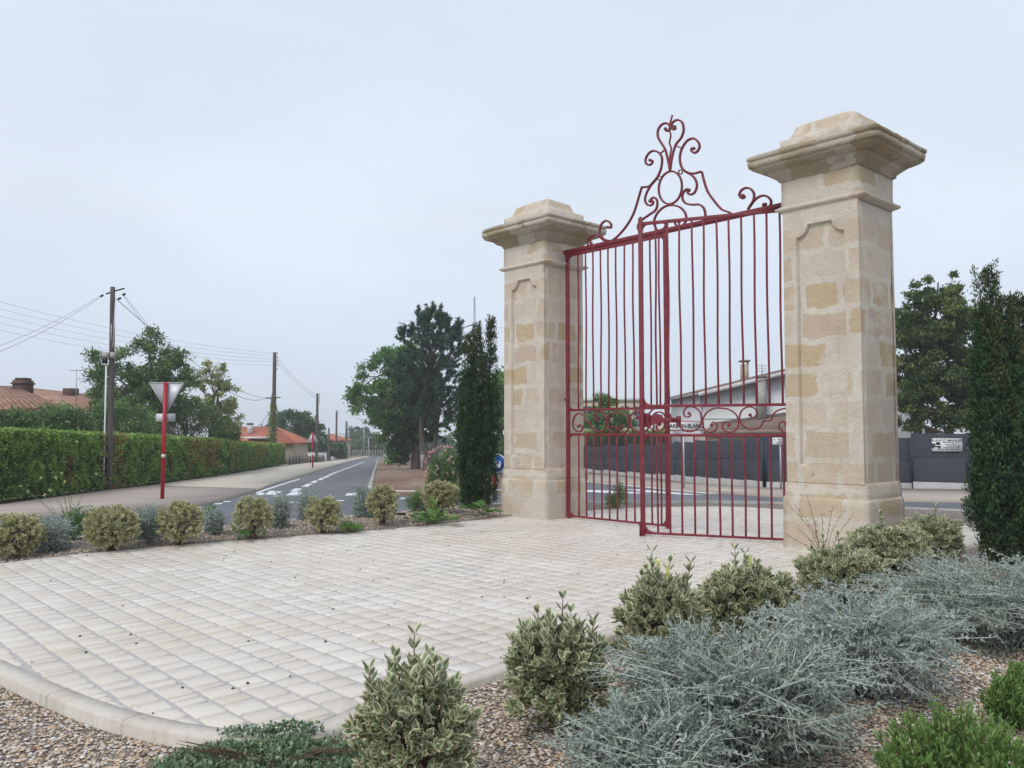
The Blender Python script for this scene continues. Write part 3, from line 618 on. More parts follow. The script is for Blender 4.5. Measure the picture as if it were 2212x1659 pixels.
# ANG points local x along g; local +y must be +90 deg of g = left/away, so the photo's front (-s side) is local +y
pillar(PR, 3.1, 'tall near limestone gate pillar with patched ochre blocks, right of the gate')
pillar(PL, 11.7, 'limestone gate pillar farther off, between the dark cypress and the red gate')
# ================================================================ GATE
def gpt(t, so=0.0, z=0.0, O=PR): q = O + g * t + s_ * so; return np.array([q[0], q[1], z])
def sweep(pts, w=.024, d=.030, n=5, closed=False, taper=True):
    """flat bar bent in the gate plane. pts (x,z) -> local x,z with depth along y"""
    P = spline(np.array(pts), n, closed); m = len(P)
    T = (np.roll(P, -1, 0) - np.roll(P, 1, 0)) if closed else np.gradient(P, axis=0); T = unit(T); Nn = np.stack([-T[:, 1], T[:, 0]], 1)
    V = []
    for sx, sy in ((-1, -1), (1, -1), (1, 1), (-1, 1)): V.append(np.column_stack([P[:, 0] + Nn[:, 0] * w / 2 * sx, np.full(m, d / 2 * sy), P[:, 1] + Nn[:, 1] * w / 2 * sx]))
    V = np.vstack(V); F = []
    for q in range(4):
        q2 = (q + 1) % 4
        for i in range(m if closed else m - 1): i2 = (i + 1) % m; F.append((q * m + i, q2 * m + i, q2 * m + i2, q * m + i2))
    if not closed: F += [(0, m, 2 * m, 3 * m), (4 * m - 1, 3 * m - 1, 2 * m - 1, m - 1)]
    return MB().add(V, F)
def bar(x, z0, z1, r=.0135, bend=.006):
    ph = rng.uniform(0, 6); k = 9; zz = np.linspace(z0, z1, k); dx = np.sin(zz * rng.uniform(1.2, 2.4) + ph) * bend * np.sin(np.pi * np.linspace(0, 1, k))
    rr = np.full(k, r); return MB().tube(np.column_stack([x + dx, dx * .4, zz]), rr, 8)
def P3(x, y): return ((1760 + .5425 * x) * .576, (400 + .5425 * y) * .576)
def P4(x, y): return ((1760 + .5425 * x) * .576, (1200 + .5425 * y) * .576)
def spiral_end(o, p, d=.03): pass
O_L = PR
def onG(f, pts): return [onplane(*f(x, y), PR, g) for x, y in pts]
def blob(mb, p, r=.026):
    a = np.arange(8) * math.pi / 4; mb.add(np.vstack([[(p[0] + r * math.cos(t), -.02, p[1] + r * math.sin(t)) for t in a], [(p[0] + r * math.cos(t), .02, p[1] + r * math.sin(t)) for t in a]]), [tuple(range(8)), tuple(range(15, 7, -1))] + [(i, i + 8, (i + 1) % 8 + 8, (i + 1) % 8) for i in range(8)])
TURN = ANG    # local x along g
# --- overthrow: beam and crest
ov = thing('gate_overthrow', 'red wrought iron beam with heart and scroll crest, fixed across the top of the gateway', 'gate crest', (PR[0], PR[1], 0), TURN)
b = MB(); b.bx(.52, 5.36, -.035, .035, 4.895, 4.955); b.bx(.52, 5.36, -.022, .022, 4.872, 4.895); b.build('lintel_beam', RED, ov, bevel=.004)
CR = {
 'c1': ([(980, 930), (1030, 892), (1090, 820), (1135, 740), (1165, 650), (1182, 590), (1192, 560)], 0),
 'c2': ([(1190, 557), (1240, 552), (1272, 525), (1300, 488), (1325, 430), (1333, 370), (1325, 335), (1300, 312), (1265, 307), (1235, 330), (1218, 368), (1225, 396), (1245, 403), (1263, 392), (1266, 374), (1250, 370)], 1),
 'c3': ([(985, 928), (940, 920), (912, 895), (902, 860), (912, 815), (940, 790), (965, 795), (982, 818), (976, 838), (958, 833)], 1),
 'c4': ([(965, 938), (930, 925), (895, 895), (865, 888), (835, 905), (818, 938), (825, 960), (845, 955), (842, 942)], 1),
 'c5': ([(1300, 490), (1258, 540), (1225, 600), (1215, 648), (1232, 678), (1256, 682), (1272, 665), (1262, 647), (1250, 655)], 1),
 'c6': ([(1246, 650), (1272, 628), (1296, 643), (1300, 680), (1285, 718), (1240, 750), (1192, 785), (1167, 820), (1170, 850), (1190, 870)], 0),
 'd1': ([(1880, 758), (1835, 748), (1790, 728), (1745, 710), (1700, 660), (1650, 590), (1625, 520), (1608, 452)], 0),
 'd2': ([(1602, 448), (1555, 462), (1512, 455), (1475, 430), (1458, 385), (1458, 330), (1475, 280), (1508, 235), (1550, 220), (1582, 243), (1592, 275), (1580, 305), (1556, 320), (1537, 306), (1537, 290), (1551, 289)], 1),
 'd3': ([(1490, 448), (1545, 480), (1570, 520), (1572, 560), (1555, 596), (1527, 608), (1508, 592), (1519, 578)], 1),
 'd4': ([(1524, 572), (1500, 572), (1477, 600), (1475, 640), (1500, 670), (1548, 678), (1590, 677), (1620, 700), (1632, 742), (1626, 785), (1602, 814)], 0),
 'e1': ([(1925, 712), (1963, 650), (1968, 602), (1946, 570), (1912, 562), (1880, 580), (1867, 612), (1884, 633), (1904, 624), (1892, 614)], 1),
 'e2': ([(1925, 712), (1970, 650), (2010, 620), (2050, 617), (2082, 642), (2085, 674), (2066, 696), (2040, 694), (2032, 677), (2045, 675)], 1),
 'h1': ([(1388, 447), (1376, 380), (1356, 300), (1330, 255), (1305, 210), (1305, 163), (1330, 125), (1365, 115), (1386, 135), (1382, 160), (1362, 168), (1356, 153)], 1),
 'h2': ([(1388, 447), (1402, 350), (1427, 265), (1465, 215), (1482, 160), (1472, 110), (1440, 92), (1405, 110), (1396, 143), (1408, 158), (1426, 150), (1418, 138)], 1),
 'h3': ([(1388, 447), (1387, 350), (1396, 290), (1384, 250), (1393, 200), (1385, 160), (1390, 110), (1404, 58)], 0),
 'k1': ([(1318, 327), (1352, 297)], 0), 'k2': ([(1423, 267), (1472, 290)], 0),
 'a1': ([(1345, 800), (1358, 818), (1345, 842), (1305, 856), (1282, 822), (1280, 780), (1305, 730), (1350, 692), (1400, 681), (1455, 695), (1490, 730), (1500, 770), (1490, 805), (1462, 826), (1436, 824), (1422, 803), (1434, 788), (1450, 795)], 2),
}
for k_, (pts, e) in CR.items():
    q = onG(P3, pts); q = [(a, max(z, 4.90)) for a, z in q]; thin = k_ in ('h3', 'k1', 'k2')
    b = sweep(q, .02 if thin else .030, .024 if thin else .034)
    if e: blob(b, q[-1])
    if e == 2: blob(b, q[0])
    b.build('link_bar' if k_[0] == 'k' else ('wavy_spike' if k_ == 'h3' else 'scroll'), RED, ov)
q = onG(P3, [(1390 + 80 * math.cos(a) + 8 * math.sin(a), 560 - 113 * math.sin(a)) for a in np.arange(16) * math.pi / 8]); sweep(q, .028, .032, 3, True).build('oval_ring', RED, ov)
for c in ((1317, 495), (1460, 452)):
    q = onG(P3, [(c[0] + 13 * math.cos(a), c[1] + 15 * math.sin(a)) for a in np.arange(8) * math.pi / 4]); sweep(q, .014, .022, 2, True).build('small_ring', RED, ov)
def gusset(mb, x, z, sx, sz, r=.11):
    P = [(x, 0, z), (x + sx * r, 0, z)] + [(x + sx * (r - r * .95 * math.sin(a)), 0, z + sz * (r - r * .95 * math.cos(a))) for a in np.linspace(.2, 1.4, 5)] + [(x, 0, z + sz * r)]
    mb.prism(np.array(P) - [0, .012, 0], (0, .024, 0))
def gate_leaf(name, label, loc, rz, width, fz, top, stile_t, bars_x, scrolls, lock, group):
    t = thing('gate_leaf', label, 'gate leaf', loc, rz, group)
    Z1, Z2, Z3, Z4 = .045, 1.53, 1.975, top - .05
    def rail(nm, z, h=.042, d=.034): b = MB(); b.bx(.02, width - .02, -d / 2, d / 2, z - h / 2, z + h / 2); b.build(nm, RED, t, bevel=.003)
    b = MB(); b.bx(0, .062, -.028, .028, .03, top + .02); b.tube([(.031, 0, top + .02), (.031, 0, top + .05), (.031, 0, top + .075)], [.03, .035, .01], 8); b.tube([(.031, 0, .0), (.031, 0, .12)], .042, 10); b.build('hinge_stile', RED, t, bevel=.003)
    b = MB(); b.bx(width - .066, width, -.03, .03, .0, top + .03); b.tube([(width - .033, 0, top + .03), (width - .033, 0, top + .06)], [.034, .02], 8); b.build('meeting_stile', RED, t, bevel=.003)
    rail('bottom_rail', Z1, .035, .03); rail('middle_rail', Z2); rail('middle_rail', Z3); rail('top_rail', Z4, .05, .034)
    for x, sx in ((.06, 1), (width - .066, -1)):
        for z, sz, r in ((Z1 + .015, 1, .13), (Z3 + .018, 1, .11), (Z2 - .018, -1, .11), (Z4 - .02, -1, .09)):
            b = MB(); gusset(b, x, z, sx, sz, r); b.build('corner_bracket', RED, t)
    for x in bars_x:
        bar(x, Z3, Z4, .0158, .010).build('bar', RED, t, smooth=True); bar(x, Z1, Z2, .0158, .005).build('bar', RED, t, smooth=True)
    for pts, e in scrolls:
        pts = [(min(max(a, .05), width - .05), min(max(z, Z2 + .012), Z3 - .012)) for a, z in pts]
        b = sweep(pts, .022, .028)
        if e: blob(b, pts[-1], .024)
        b.build('scroll', RED, t)
    return t
# left leaf: closed, hinge at far pillar (t=5.27) ; local x from hinge towards the middle
HL = gpt(5.268, .0); DL = -g
def lx(f, x, y=700): return onplane(*f(x, y), HL, DL)[0]
WL = 5.268 - 2.945
barsL = [lx(P4, x, 1000) for x in (757, 810, 862, 915, 968, 1022, 1083, 1143, 1203, 1262, 1325)]
scL = [([(838, 706), (815, 705), (800, 690), (793, 665), (765, 645), (735, 660), (717, 700), (720, 742), (745, 770), (775, 768), (783, 740), (767, 726), (754, 735)], 1),
       ([(838, 706), (848, 738), (870, 765), (902, 772), (935, 755), (948, 715), (944, 670), (920, 640), (888, 636), (865, 660), (869, 685), (891, 691), (894, 678)], 1),
       ([(1020, 640), (985, 650), (962, 688), (956, 730), (973, 768), (1000, 778), (1020, 757), (1006, 736), (990, 745)], 1),
       ([(1020, 640), (1062, 646), (1095, 675), (1105, 720), (1095, 760), (1070, 780), (1042, 765), (1042, 741), (1060, 735)], 1),
       ([(1240, 735), (1225, 768), (1195, 772), (1150, 770), (1118, 735), (1110, 680), (1130, 645), (1165, 632), (1192, 655), (1182, 688), (1160, 684), (1164, 670)], 1),
       ([(1240, 735), (1252, 720), (1262, 690), (1275, 655), (1310, 636), (1345, 650), (1362, 690), (1352, 735), (1325, 765), (1298, 755), (1296, 730), (1315, 722)], 1)]
scL = [([onplane(*P4(x, y), HL, DL) for x, y in p], e) for p, e in scL]
aL = math.atan2(DL[1], DL[0])
gate_leaf('gate_leaf', 'closed red iron gate leaf hung on the far left pillar', HL, aL, WL, P4, 4.895, None, barsL, scL, False, 'leaves of the red gate')
# right leaf: standing open towards the viewer
HRt = gpt(.615, -.055); CE = G(1386, 1157); DRt = unit((CE[:2] - HRt[:2])); WR = float(np.linalg.norm(CE[:2] - HRt[:2])) + .01
aR = math.atan2(DRt[1], DRt[0])
def rx(f, x, y): return onplane(*f(x, y), HRt, DRt)
barsR = [rx(P4, x, 1100)[0] for x in (2262, 2177, 2085, 1997, 1906, 1816, 1732, 1642, 1558, 1470, 1387, 1302)]
barsR = [x for x in barsR if .1 < x < WR - .1]
scR = [([(1400, 680), (1440, 686), (1448, 722), (1480, 760), (1530, 772), (1580, 750), (1605, 700), (1596, 640), (1560, 605), (1515, 600), (1485, 625), (1486, 660), (1510, 672), (1530, 658), (1519, 645)], 1),
       ([(1730, 608), (1690, 612), (1640, 642), (1614, 692), (1618, 740), (1642, 770), (1682, 772), (1712, 748), (1706, 715), (1682, 708), (1675, 727)], 1),
       ([(1730, 608), (1790, 617), (1845, 655), (1862, 715), (1842, 758), (1802, 776), (1766, 765), (1748, 737), (1764, 711), (1790, 710), (1795, 728)], 1),
       ([(2035, 697), (2010, 740), (1970, 756), (1920, 750), (1880, 715), (1868, 670), (1888, 622), (1930, 600), (1970, 610), (1990, 640), (1976, 668), (1952, 673), (1941, 656)], 1),
       ([(2035, 697), (2086, 692), (2096, 660), (2130, 627), (2190, 612), (2240, 640), (2262, 690), (2250, 745), (2210, 775), (2170, 772), (2142, 745), (2150, 710), (2180, 705), (2188, 725)], 1),
       ([(1400, 690), (1385, 650), (1350, 615), (1300, 604), (1255, 630), (1236, 680), (1245, 735), (1280, 765), (1325, 762), (1350, 730), (1335, 700), (1310, 712)], 1)]
scR = [([rx(P4, x, y) for x, y in p], e) for p, e in scR]
lf = gate_leaf('gate_leaf', 'red iron gate leaf standing ajar towards the viewer, hung on the near right pillar', HRt, aR, WR, P4, 4.86, None, barsR, scR, True, 'leaves of the red gate')
# lock case and bolt on the open leaf
b = MB(); P = [(WR + .01, 1.66), (WR + .015, 1.86), (WR - .12, 1.87), (WR - .16, 1.83), (WR - .24, 1.86), (WR - .33, 1.84), (WR - .36, 1.76), (WR - .30, 1.69), (WR - .2, 1.71), (WR - .14, 1.65)]
b.prism([(x, -.06, z) for x, z in P], (0, .03, 0)); b.bx(WR - .62, WR - .3, -.055, -.035, 1.72, 1.79); b.bx(WR - .62, WR - .55, -.06, -.03, 1.66, 1.82); b.tube([(WR - .2, -.03, 1.5), (WR - .2, -.05, 1.72)], .015, 6)
b.build('lock_case', RED, lf, bevel=.004)
MB().tube([(WR + .0, .05, .0), (WR + .0, .05, .22)], .012, 6).box((WR, .03, .18), (.04, .06, .03)).build('drop_bolt', RED, lf)
# wall hook beside the far leaf
h0 = gpt(5.275, -.03, 0)
hk = thing('gate_holdback', 'short red iron pin fixed in the far pillar beside the closed leaf', 'gate pin', AT(*P4(690, 548), 15.45) , 0)
q0 = AT(*P4(692, 548), 15.5); q1 = AT(*P4(658, 548), 15.32)
b = MB(); b.tube([q0 - np.array(hk.location), q1 - np.array(hk.location)], .012, 6); b.tube([q1 - np.array(hk.location) - [0, 0, .03], q1 - np.array(hk.location) + [0, 0, .03]], .014, 6); b.build('pin', RED, hk)
# ================================================================ PLANTS
def stems_mesh(paths, radii, k=4):
    b = MB()
    for p, r in zip(paths, radii): b.tube(p, r, k, False)
    return b
def varieg_shrub(px, pyb, wpx, toppx, label, near=False, spikes=3, z=None, yellow=0, seed=0, dens=1., green=0, lean=0):
    """dense evergreen globe: placed by the foot, width and top seen in the photo, then built round"""
    r0 = G(px, pyb, 0); zz = float(bedz(r0[None, :2])[0]) if z is None else z
    base = G(px, pyb, zz); Y = base[1]; rad = wpx / 2 * Y / FPX; H = AT(px, toppx, Y)[2] - zz
    t = thing('variegated_shrub', label, 'shrub', base, rng.uniform(0, 6), 'variegated shrubs along the paving')
    body = H * (.74 if spikes and near else .93); cz = body * .54; L = .068 if near else .06
    # twigs fanning from the foot
    paths = []; tips = []
    nst = 46 if near else 30
    for i in range(nst):
        a = rng.uniform(0, 6.283); e = math.acos(1 - rng.random() * 1.15) * .98; d = np.array([math.sin(e) * math.cos(a), math.sin(e) * math.sin(a), math.cos(e)])
        tip = np.array([0, 0, cz]) + d * np.array([rad, rad, body * .46]) * rng.uniform(.45, .66)
        p0 = np.array([rng.normal() * .03, rng.normal() * .03, 0]); m = np.array([tip[0] * .3, tip[1] * .3, tip[2] * .45]); paths.append(spline([p0, m, tip], 4)); tips.append(tip)
    sp = []
    for i in range(spikes):
        a = rng.uniform(0, 6.283); rr = rng.uniform(.15, .9) * rad; x, y = rr * math.cos(a), rr * math.sin(a); top = H * (1.0 if i == 0 else rng.uniform(.80, .97) - .16 * (rr / rad) ** 2)
        if i == 0: x, y = x * .4, y * .4
        P = spline([(x * .5, y * .5, body * .55), (x * .9, y * .9, body * .85), (x + rng.normal() * .02, y + rng.normal() * .02, top - .02)], 4); paths.append(P); sp.append(P)
    stems_mesh(paths, [np.linspace(.007, .0025, len(p)) for p in paths], 5).build('stem', TWIG, t)
    # leaves : rosettes on the surface, thinner inside, with lumps and hollows
    n = int((5000 if near else 4600) * dens * (rad / .33) ** 1.6)
    nros = max(60, n // 9)
    d = rdir(nros, .25); d = d * (1 + .16 * np.abs(d[:, :1] * d[:, 2:]) + .16 * np.abs(d[:, 1:2] * d[:, 2:])); lump = np.array([mnoise.noise(Vector((v[0] * 2.2 + seed, v[1] * 2.2, v[2] * 2.2))) for v in d])
    sh = (1 + .34 * lump) * rng.uniform(.42, 1.0, nros) ** .6
    C = d * sh[:, None] * np.array([rad, rad, body * .47]) + np.array([0, 0, cz]); ok = C[:, 2] > .05; C, d, sh = C[ok], d[ok], sh[ok]
    axis = unit(d * np.array([1, 1, .6]) + np.array([0, 0, .6]) + rng.normal(size=C.shape) * .22)
    parts = []; k = 9; lo = []
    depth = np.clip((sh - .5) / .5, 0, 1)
    for j in range(k):
        az = rng.uniform(0, 6.283, len(C)); u = unit(np.cross(axis, rng.normal(size=C.shape))); spread = .35 + .95 * (j / k)
        A = unit(axis + u * spread); cc = C - axis * (.03 * (j / k)) * (1.2 if near else 1.) + rng.normal(size=C.shape) * .004
        Ls = L * rng.uniform(.65, 1.1, len(C)); base_r = .28 + .55 * rng.random(len(C)) ** 1.2
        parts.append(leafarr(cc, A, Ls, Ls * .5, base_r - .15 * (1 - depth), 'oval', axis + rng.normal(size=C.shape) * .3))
    for P in sp:
        m = max(5, int(np.linalg.norm(P[-1] - P[0]) / .028)); tt = np.linspace(.15, 1, m); q = np.array([P[min(len(P) - 1, int(v * (len(P) - 1)))] for v in tt]); q = q + (0, 0, 0)
        for s in (0, math.pi):
            az = np.arange(m) * 1.57 + s + rng.normal(size=m) * .2; A = np.column_stack([np.cos(az) * .6, np.sin(az) * .6, np.full(m, .85)])
            parts.append(leafarr(q, A, L * 1.0, L * .52, rng.uniform(.35, .9, m), 'oval', np.column_stack([-np.cos(az), -np.sin(az), np.full(m, .8)])))
    leafobj('foliage', MLEAF['varieg' if near else 'varieg2'], t, parts)
    for i in range(yellow):
        a = rng.uniform(0, 6.28); x, y = rad * .3 * math.cos(a), rad * .3 * math.sin(a) - rad * .15; zt = H * rng.uniform(.8, 1.02); m = 14
        q = np.column_stack([np.full(m, x), np.full(m, y), np.linspace(zt - .11, zt - .03, m)]); az = np.arange(m) * 2.4
        leafobj('pale_shoot', MLEAF['yflower'], t, [leafarr(q, np.column_stack([np.cos(az) * .35, np.sin(az) * .35, np.ones(m)]), .04, .016, rng.random(m), 'oval')])
    if green:
        m = 60 * green; q = ball(m) * .09 + np.array([rad * .1, -rad * .6, body * .7]); leafobj('green_shoot', MLEAF['green'], t, [leafarr(q, rdir(m, .6), .06, .035, rng.uniform(0, .5, m), 'oval')])
    return t
def silver_shrub(px, pyb, wpx, toppx, label, near=False, seed=0, m='silver', nst=None, z=None, dy=1., grp='silver leaved shrubs'):
    r0 = G(px, pyb, 0); zz = float(bedz(r0[None, :2])[0]) if z is None else z
    base = G(px, pyb, zz); Y = base[1]; rad = wpx / 2 * Y / FPX; H = max(.15, AT(px, toppx, Y)[2] - zz)
    t = thing('silver_shrub', label, 'shrub', base, 0, grp)
    nst = nst or (520 if near else 130); paths = []; C = []; A = []; rr = []
    for i in range(nst):
        a = rng.uniform(0, 6.283); out = rng.uniform(.12, 1.08) ** .62; ex = np.array([math.cos(a), math.sin(a) * dy])
        long_ = rng.random() < .3
        tipz = H * (1 - .55 * min(1, out) ** 2) * rng.uniform(.45, 1.0) if not long_ else H * (1.02 - .45 * min(1, out) ** 2) * rng.uniform(.85, 1.08)
        tip = np.array([*(ex * rad * out * (1.18 if long_ else .93)), max(.03, tipz)])
        st = np.array([*(ex * rad * rng.uniform(0, .35)), rng.uniform(0, .25) * H]); side = np.array([-ex[1], ex[0], 0]) * rng.normal() * rad * .22
        m1 = st * .6 + tip * .4 + side + [0, 0, H * rng.uniform(.12, .3)]; P = spline([st, m1, tip + side * .2], 5 if near else 3); paths.append(P)
        Ln = np.sum(np.linalg.norm(np.diff(P, axis=0), axis=1)); gap = .027 if near else .034; k = int(Ln / gap)
        if k < 3: continue
        tt = np.linspace(.12, 1, k); f = tt * (len(P) - 1); i0 = np.clip(f.astype(int), 0, len(P) - 2); q = P[i0] + (P[i0 + 1] - P[i0]) * (f - i0)[:, None]; T = unit(P[i0 + 1] - P[i0])
        for s in (1, -1):
            u = unit(np.cross(T, rng.normal(size=T.shape) * .3 + (np.array([0, 0, 1.]) if 1 else 0))); alt = (np.arange(k) % 2)[:, None]; v = np.cross(T, u); w = u * alt + v * (1 - alt)
            C.append(q); A.append(unit(T * .7 + w * s)); rr.append(np.clip(rng.normal(.5, .22, k) + .15 * (q[:, 2] / H - .5), 0, 1))
    th = .0034 if near else .0032
    b = stems_mesh(paths, [np.linspace(th * 1.25, th * .55, len(p)) for p in paths], 3); b.build('stem', SILSTEM, t)
    C = np.vstack(C); A = np.vstack(A); rr = np.concatenate(rr); L = (.031 if near else .036) * rng.uniform(.6, 1.25, len(C))
    parts = [leafarr(C, A, L, L * .42, rr, 'dia')]
    n2 = int(nst * (5 if near else 9)); d = rdir(n2, .3); d[:, 2] = np.abs(d[:, 2]); q = d * (rng.random(n2) ** .5)[:, None] * np.array([rad * .8, rad * .8 * dy, H * .62]); L = (.028 if near else .04) * rng.uniform(.7, 1.2, n2)
    parts.append(leafarr(q, rdir(n2, .4), L, L * .5, rng.uniform(0, .5, n2), 'dia'))
    leafobj('foliage', MLEAF[m], t, parts); return t
SILSTEM = plain('pale silver stem', (.58, .62, .56), .8, .15)
def bush(name, label, cat, base, rad, H, m, n, L, asp=.45, up=.5, lift=.0, tpl='dia', group=None, clumps=24, twig=True, cr=.33, rdy=1., col0=0., spike=0., z0=.08, part='foliage'):
    """loose bush: twigs to clumps, leaves round every clump"""
    t = thing(name, label, cat, base, 0, group)
    d = rdir(clumps, .35); d[:, 2] = np.abs(d[:, 2]) * 1.0; c = d * (rng.uniform(.45, .95, clumps))[:, None] * np.array([rad, rad * rdy, H * .78]) + [0, 0, H * z0]
    if twig:
        P = [spline([(0, 0, 0), (q[0] * .3, q[1] * .3, q[2] * .55), q], 3) for q in c]; stems_mesh(P, [np.linspace(.012, .003, len(p)) * max(.6, H) for p in P], 4).build('stem', TWIG, t)
    ci = rng.integers(0, clumps, n); off = ball(n, .5) * np.array([rad, rad * rdy, H * .8]) * cr; C = c[ci] + off
    if spike: C[:, 2] += (rng.random(n) ** 3) * spike * H
    C[:, 2] = np.maximum(C[:, 2], .02); A = unit(unit(C - [0, 0, H * .2]) * .7 + rng.normal(size=C.shape) * .5 + [0, 0, up])
    r = np.clip(col0 + rng.random(clumps)[ci] * .5 + rng.random(n) * .5, 0, 1); Ls = L * rng.uniform(.7, 1.25, n)
    leafobj(part, MLEAF[m], t, [leafarr(C, A, Ls, Ls * asp, r, tpl)]); return t
# --- row on the far side of the paving
FR = [(36, 1206, 98, 1110, 'leftmost round variegated shrub of the row beyond the paving, cut by the picture edge', 0),
      (242, 1189, 104, 1092, 'broad variegated shrub with a notched crown, left of the give way sign', 1),
      (390, 1175, 88, 1084, 'round variegated shrub on bare stems at the foot of the red sign post', 1),
      (546, 1161, 74, 1074, 'upright oval variegated shrub in front of the give way dashes', 1),
      (699, 1148, 74, 1072, 'oval variegated shrub in front of the street centre line', 0),
      (826, 1131, 62, 1046, 'narrow variegated shrub with a tall pale tip, in front of the street kerb', 2),
      (950, 1107, 72, 1036, 'spiky topped variegated shrub left of the dark cypress, big green leaves at its foot', 2)]
for i, (x, y, w, tp, lb, spk) in enumerate(FR): varieg_shrub(x, y, w, tp, lb, False, spk, seed=i * 3.1)
for i, (x, y, w, tp, lb, mm) in enumerate([(112, 1186, 92, 1108, 'pale silver shrub right of the leftmost variegated shrub', 'silver2'), (322, 1166, 78, 1086, 'silver shrub between the notched and the round variegated shrubs', 'silver'),
    (463, 1150, 50, 1096, 'small silver shrub left of the upright oval variegated shrub', 'silver2'), (604, 1138, 54, 1062, 'wispy silver green shrub right of the upright oval variegated shrub', 'silver'),
    (664, 1128, 62, 1052, 'tall silver shrub just behind the street centre line shrub', 'silver2'), (790, 1118, 74, 1044, 'bushy silver green shrub left of the narrow variegated one', 'silver')]):
    silver_shrub(x, y, w, tp, lb, False, i, mm)
def gbase(x, y, z=None):
    r0 = G(x, y, 0); return G(x, y, float(bedz(r0[None, :2])[0]) if z is None else z)
def hgt(x, top, b): return AT(x, top, b[1])[2] - b[2]
def wid(w, b): return w / 2 * b[1] / FPX
for (x, y, w, tp, mm, lb, nm, n, L, sp) in [(160, 1168, 86, 1092, 'broom', 'feathery green broom with upright shoots behind the silver shrubs on the left', 'broom_shrub', 2600, .045, .45),
    (458, 1128, 44, 1088, 'broom', 'small yellowish green bush near the corner of the tan pavement', 'broom_shrub', 900, .04, .2),
    (898, 1108, 44, 1052, 'green', 'dark green bush between the last two variegated shrubs', 'green_shrub', 1500, .04, .2),
    (985, 1092, 56, 1036, 'green', 'low green bush tucked against the left side of the dark cypress', 'green_shrub', 1500, .045, .1),
    (1334, 1100, 54, 1036, 'green', 'young bright green bush behind the closed gate leaf', 'green_shrub', 1600, .045, .3),
    (757, 1150, 62, 1122, 'green', 'low green weed at the edge of the paving right of the oval shrub', 'ground_weed', 1100, .035, .05)]:
    b_ = gbase(x, y); bush(nm, lb, 'shrub' if nm != 'ground_weed' else 'weed', b_, wid(w, b_), hgt(x, tp, b_) / (1 + sp * .6), mm, n, L, .35, .8, spike=sp, clumps=18, cr=.4)
def bigleaf(label, x, y, w, hp, n, L, tall=0):
    b_ = gbase(x, y); r = wid(w, b_); t = thing('leafy_weed', label, 'weed', b_, 0); az = rng.uniform(0, 6.28, n); rr = rng.uniform(.1, .9, n) * r; H = hp * b_[1] / FPX
    C = np.column_stack([rr * np.cos(az), rr * np.sin(az), H * rng.uniform(.3, 1, n)]); A = np.column_stack([np.cos(az), np.sin(az), rng.uniform(-.1, .5, n)])
    stems_mesh([np.array([(0, 0, 0), c * .6 + [0, 0, .03], c]) for c in C], [np.array([.006, .004, .003])] * n, 4).build('stalk', MLEAFPLAIN, t)
    for q in range(n): leafobj('leaf', MLEAF['green'], t, [leafarr(C[q:q+1], A[q:q+1], L * rng.uniform(.7, 1.1, 1), L * .75, rng.uniform(.15, .6, 1), 'oval', np.array([[0, 0, 1.]]) + rng.normal(size=(1, 3)) * .25)])
    if tall:
        m = 14; C = np.column_stack([rng.normal(size=m) * .02, rng.normal(size=m) * .02, np.linspace(0, tall, m)]); leafobj('upright_leaves', MLEAF['green'], t, [leafarr(C, rdir(m, 2.5), .16, .05, rng.uniform(.6, 1, m), 'oval')])
MLEAFPLAIN = plain('green stalk', (.10, .17, .05), .7)
bigleaf('broad green leaves spreading over the paving edge below the last variegated shrub', 938, 1130, 120, 20, 46, .17, .34)
bigleaf('large round green leaves between the dark cypress and the far pillar', 1044, 1114, 78, 22, 16, .22)
bigleaf('small two leaved weed at the gravel edge left of the upright oval shrub', 514, 1165, 54, 20, 7, .17)
# wiry weeds with pale yellow flower buttons
def wiry(label, x, y, tips, mm='yflower', hd=.02, leafy=0, nm='wiry_weed', stem=None):
    b_ = gbase(x, y); t = thing(nm, label, 'weed', b_, 0); P = []; tp = []
    for (tx, ty) in tips:
        q = AT(tx, ty, b_[1] + rng.uniform(-.15, .15)) - b_; tp.append(q); P.append(spline([(rng.normal() * .02, 0, 0), q * [.35, .35, .55] + [0, rng.normal() * .05, 0], q], 5))
    stems_mesh(P, [np.linspace(.005, .002, len(p)) for p in P], 4).build('stem', stem or MLEAFPLAIN, t)
    if hd:
        n = 14; q = np.repeat(np.array(tp), n, 0) + ball(len(tp) * n) * hd; leafobj('flower_head', MLEAF[mm], t, [leafarr(q, rdir(len(q)), hd, hd * .6, rng.random(len(q)), 'dia')])
    if leafy:
        q = np.vstack([p[rng.integers(len(p) // 4, len(p), leafy)] for p in P]); leafobj('foliage', MLEAF['cover'], t, [leafarr(q, rdir(len(q)), .045, .012, rng.uniform(.2, .8, len(q)), 'dia')])
wiry('thin stemmed weed with pale yellow button flowers in front of the long hedge', 150, 1165, [(45, 1050), (88, 1033), (108, 1060), (132, 1022), (166, 954), (209, 1024), (120, 1033), (96, 1070), (60, 1062), (140, 1040)])
wiry('dry wiry weed with sparse leaves in front of the near pillar plinth', 1780, 1225, [(1700, 1085), (1716, 1090), (1742, 1065), (1800, 1092), (1846, 1108), (1760, 1120), (1722, 1140), (1775, 1110), (1690, 1150), (1830, 1090)], hd=0, leafy=9, stem=TWIG)
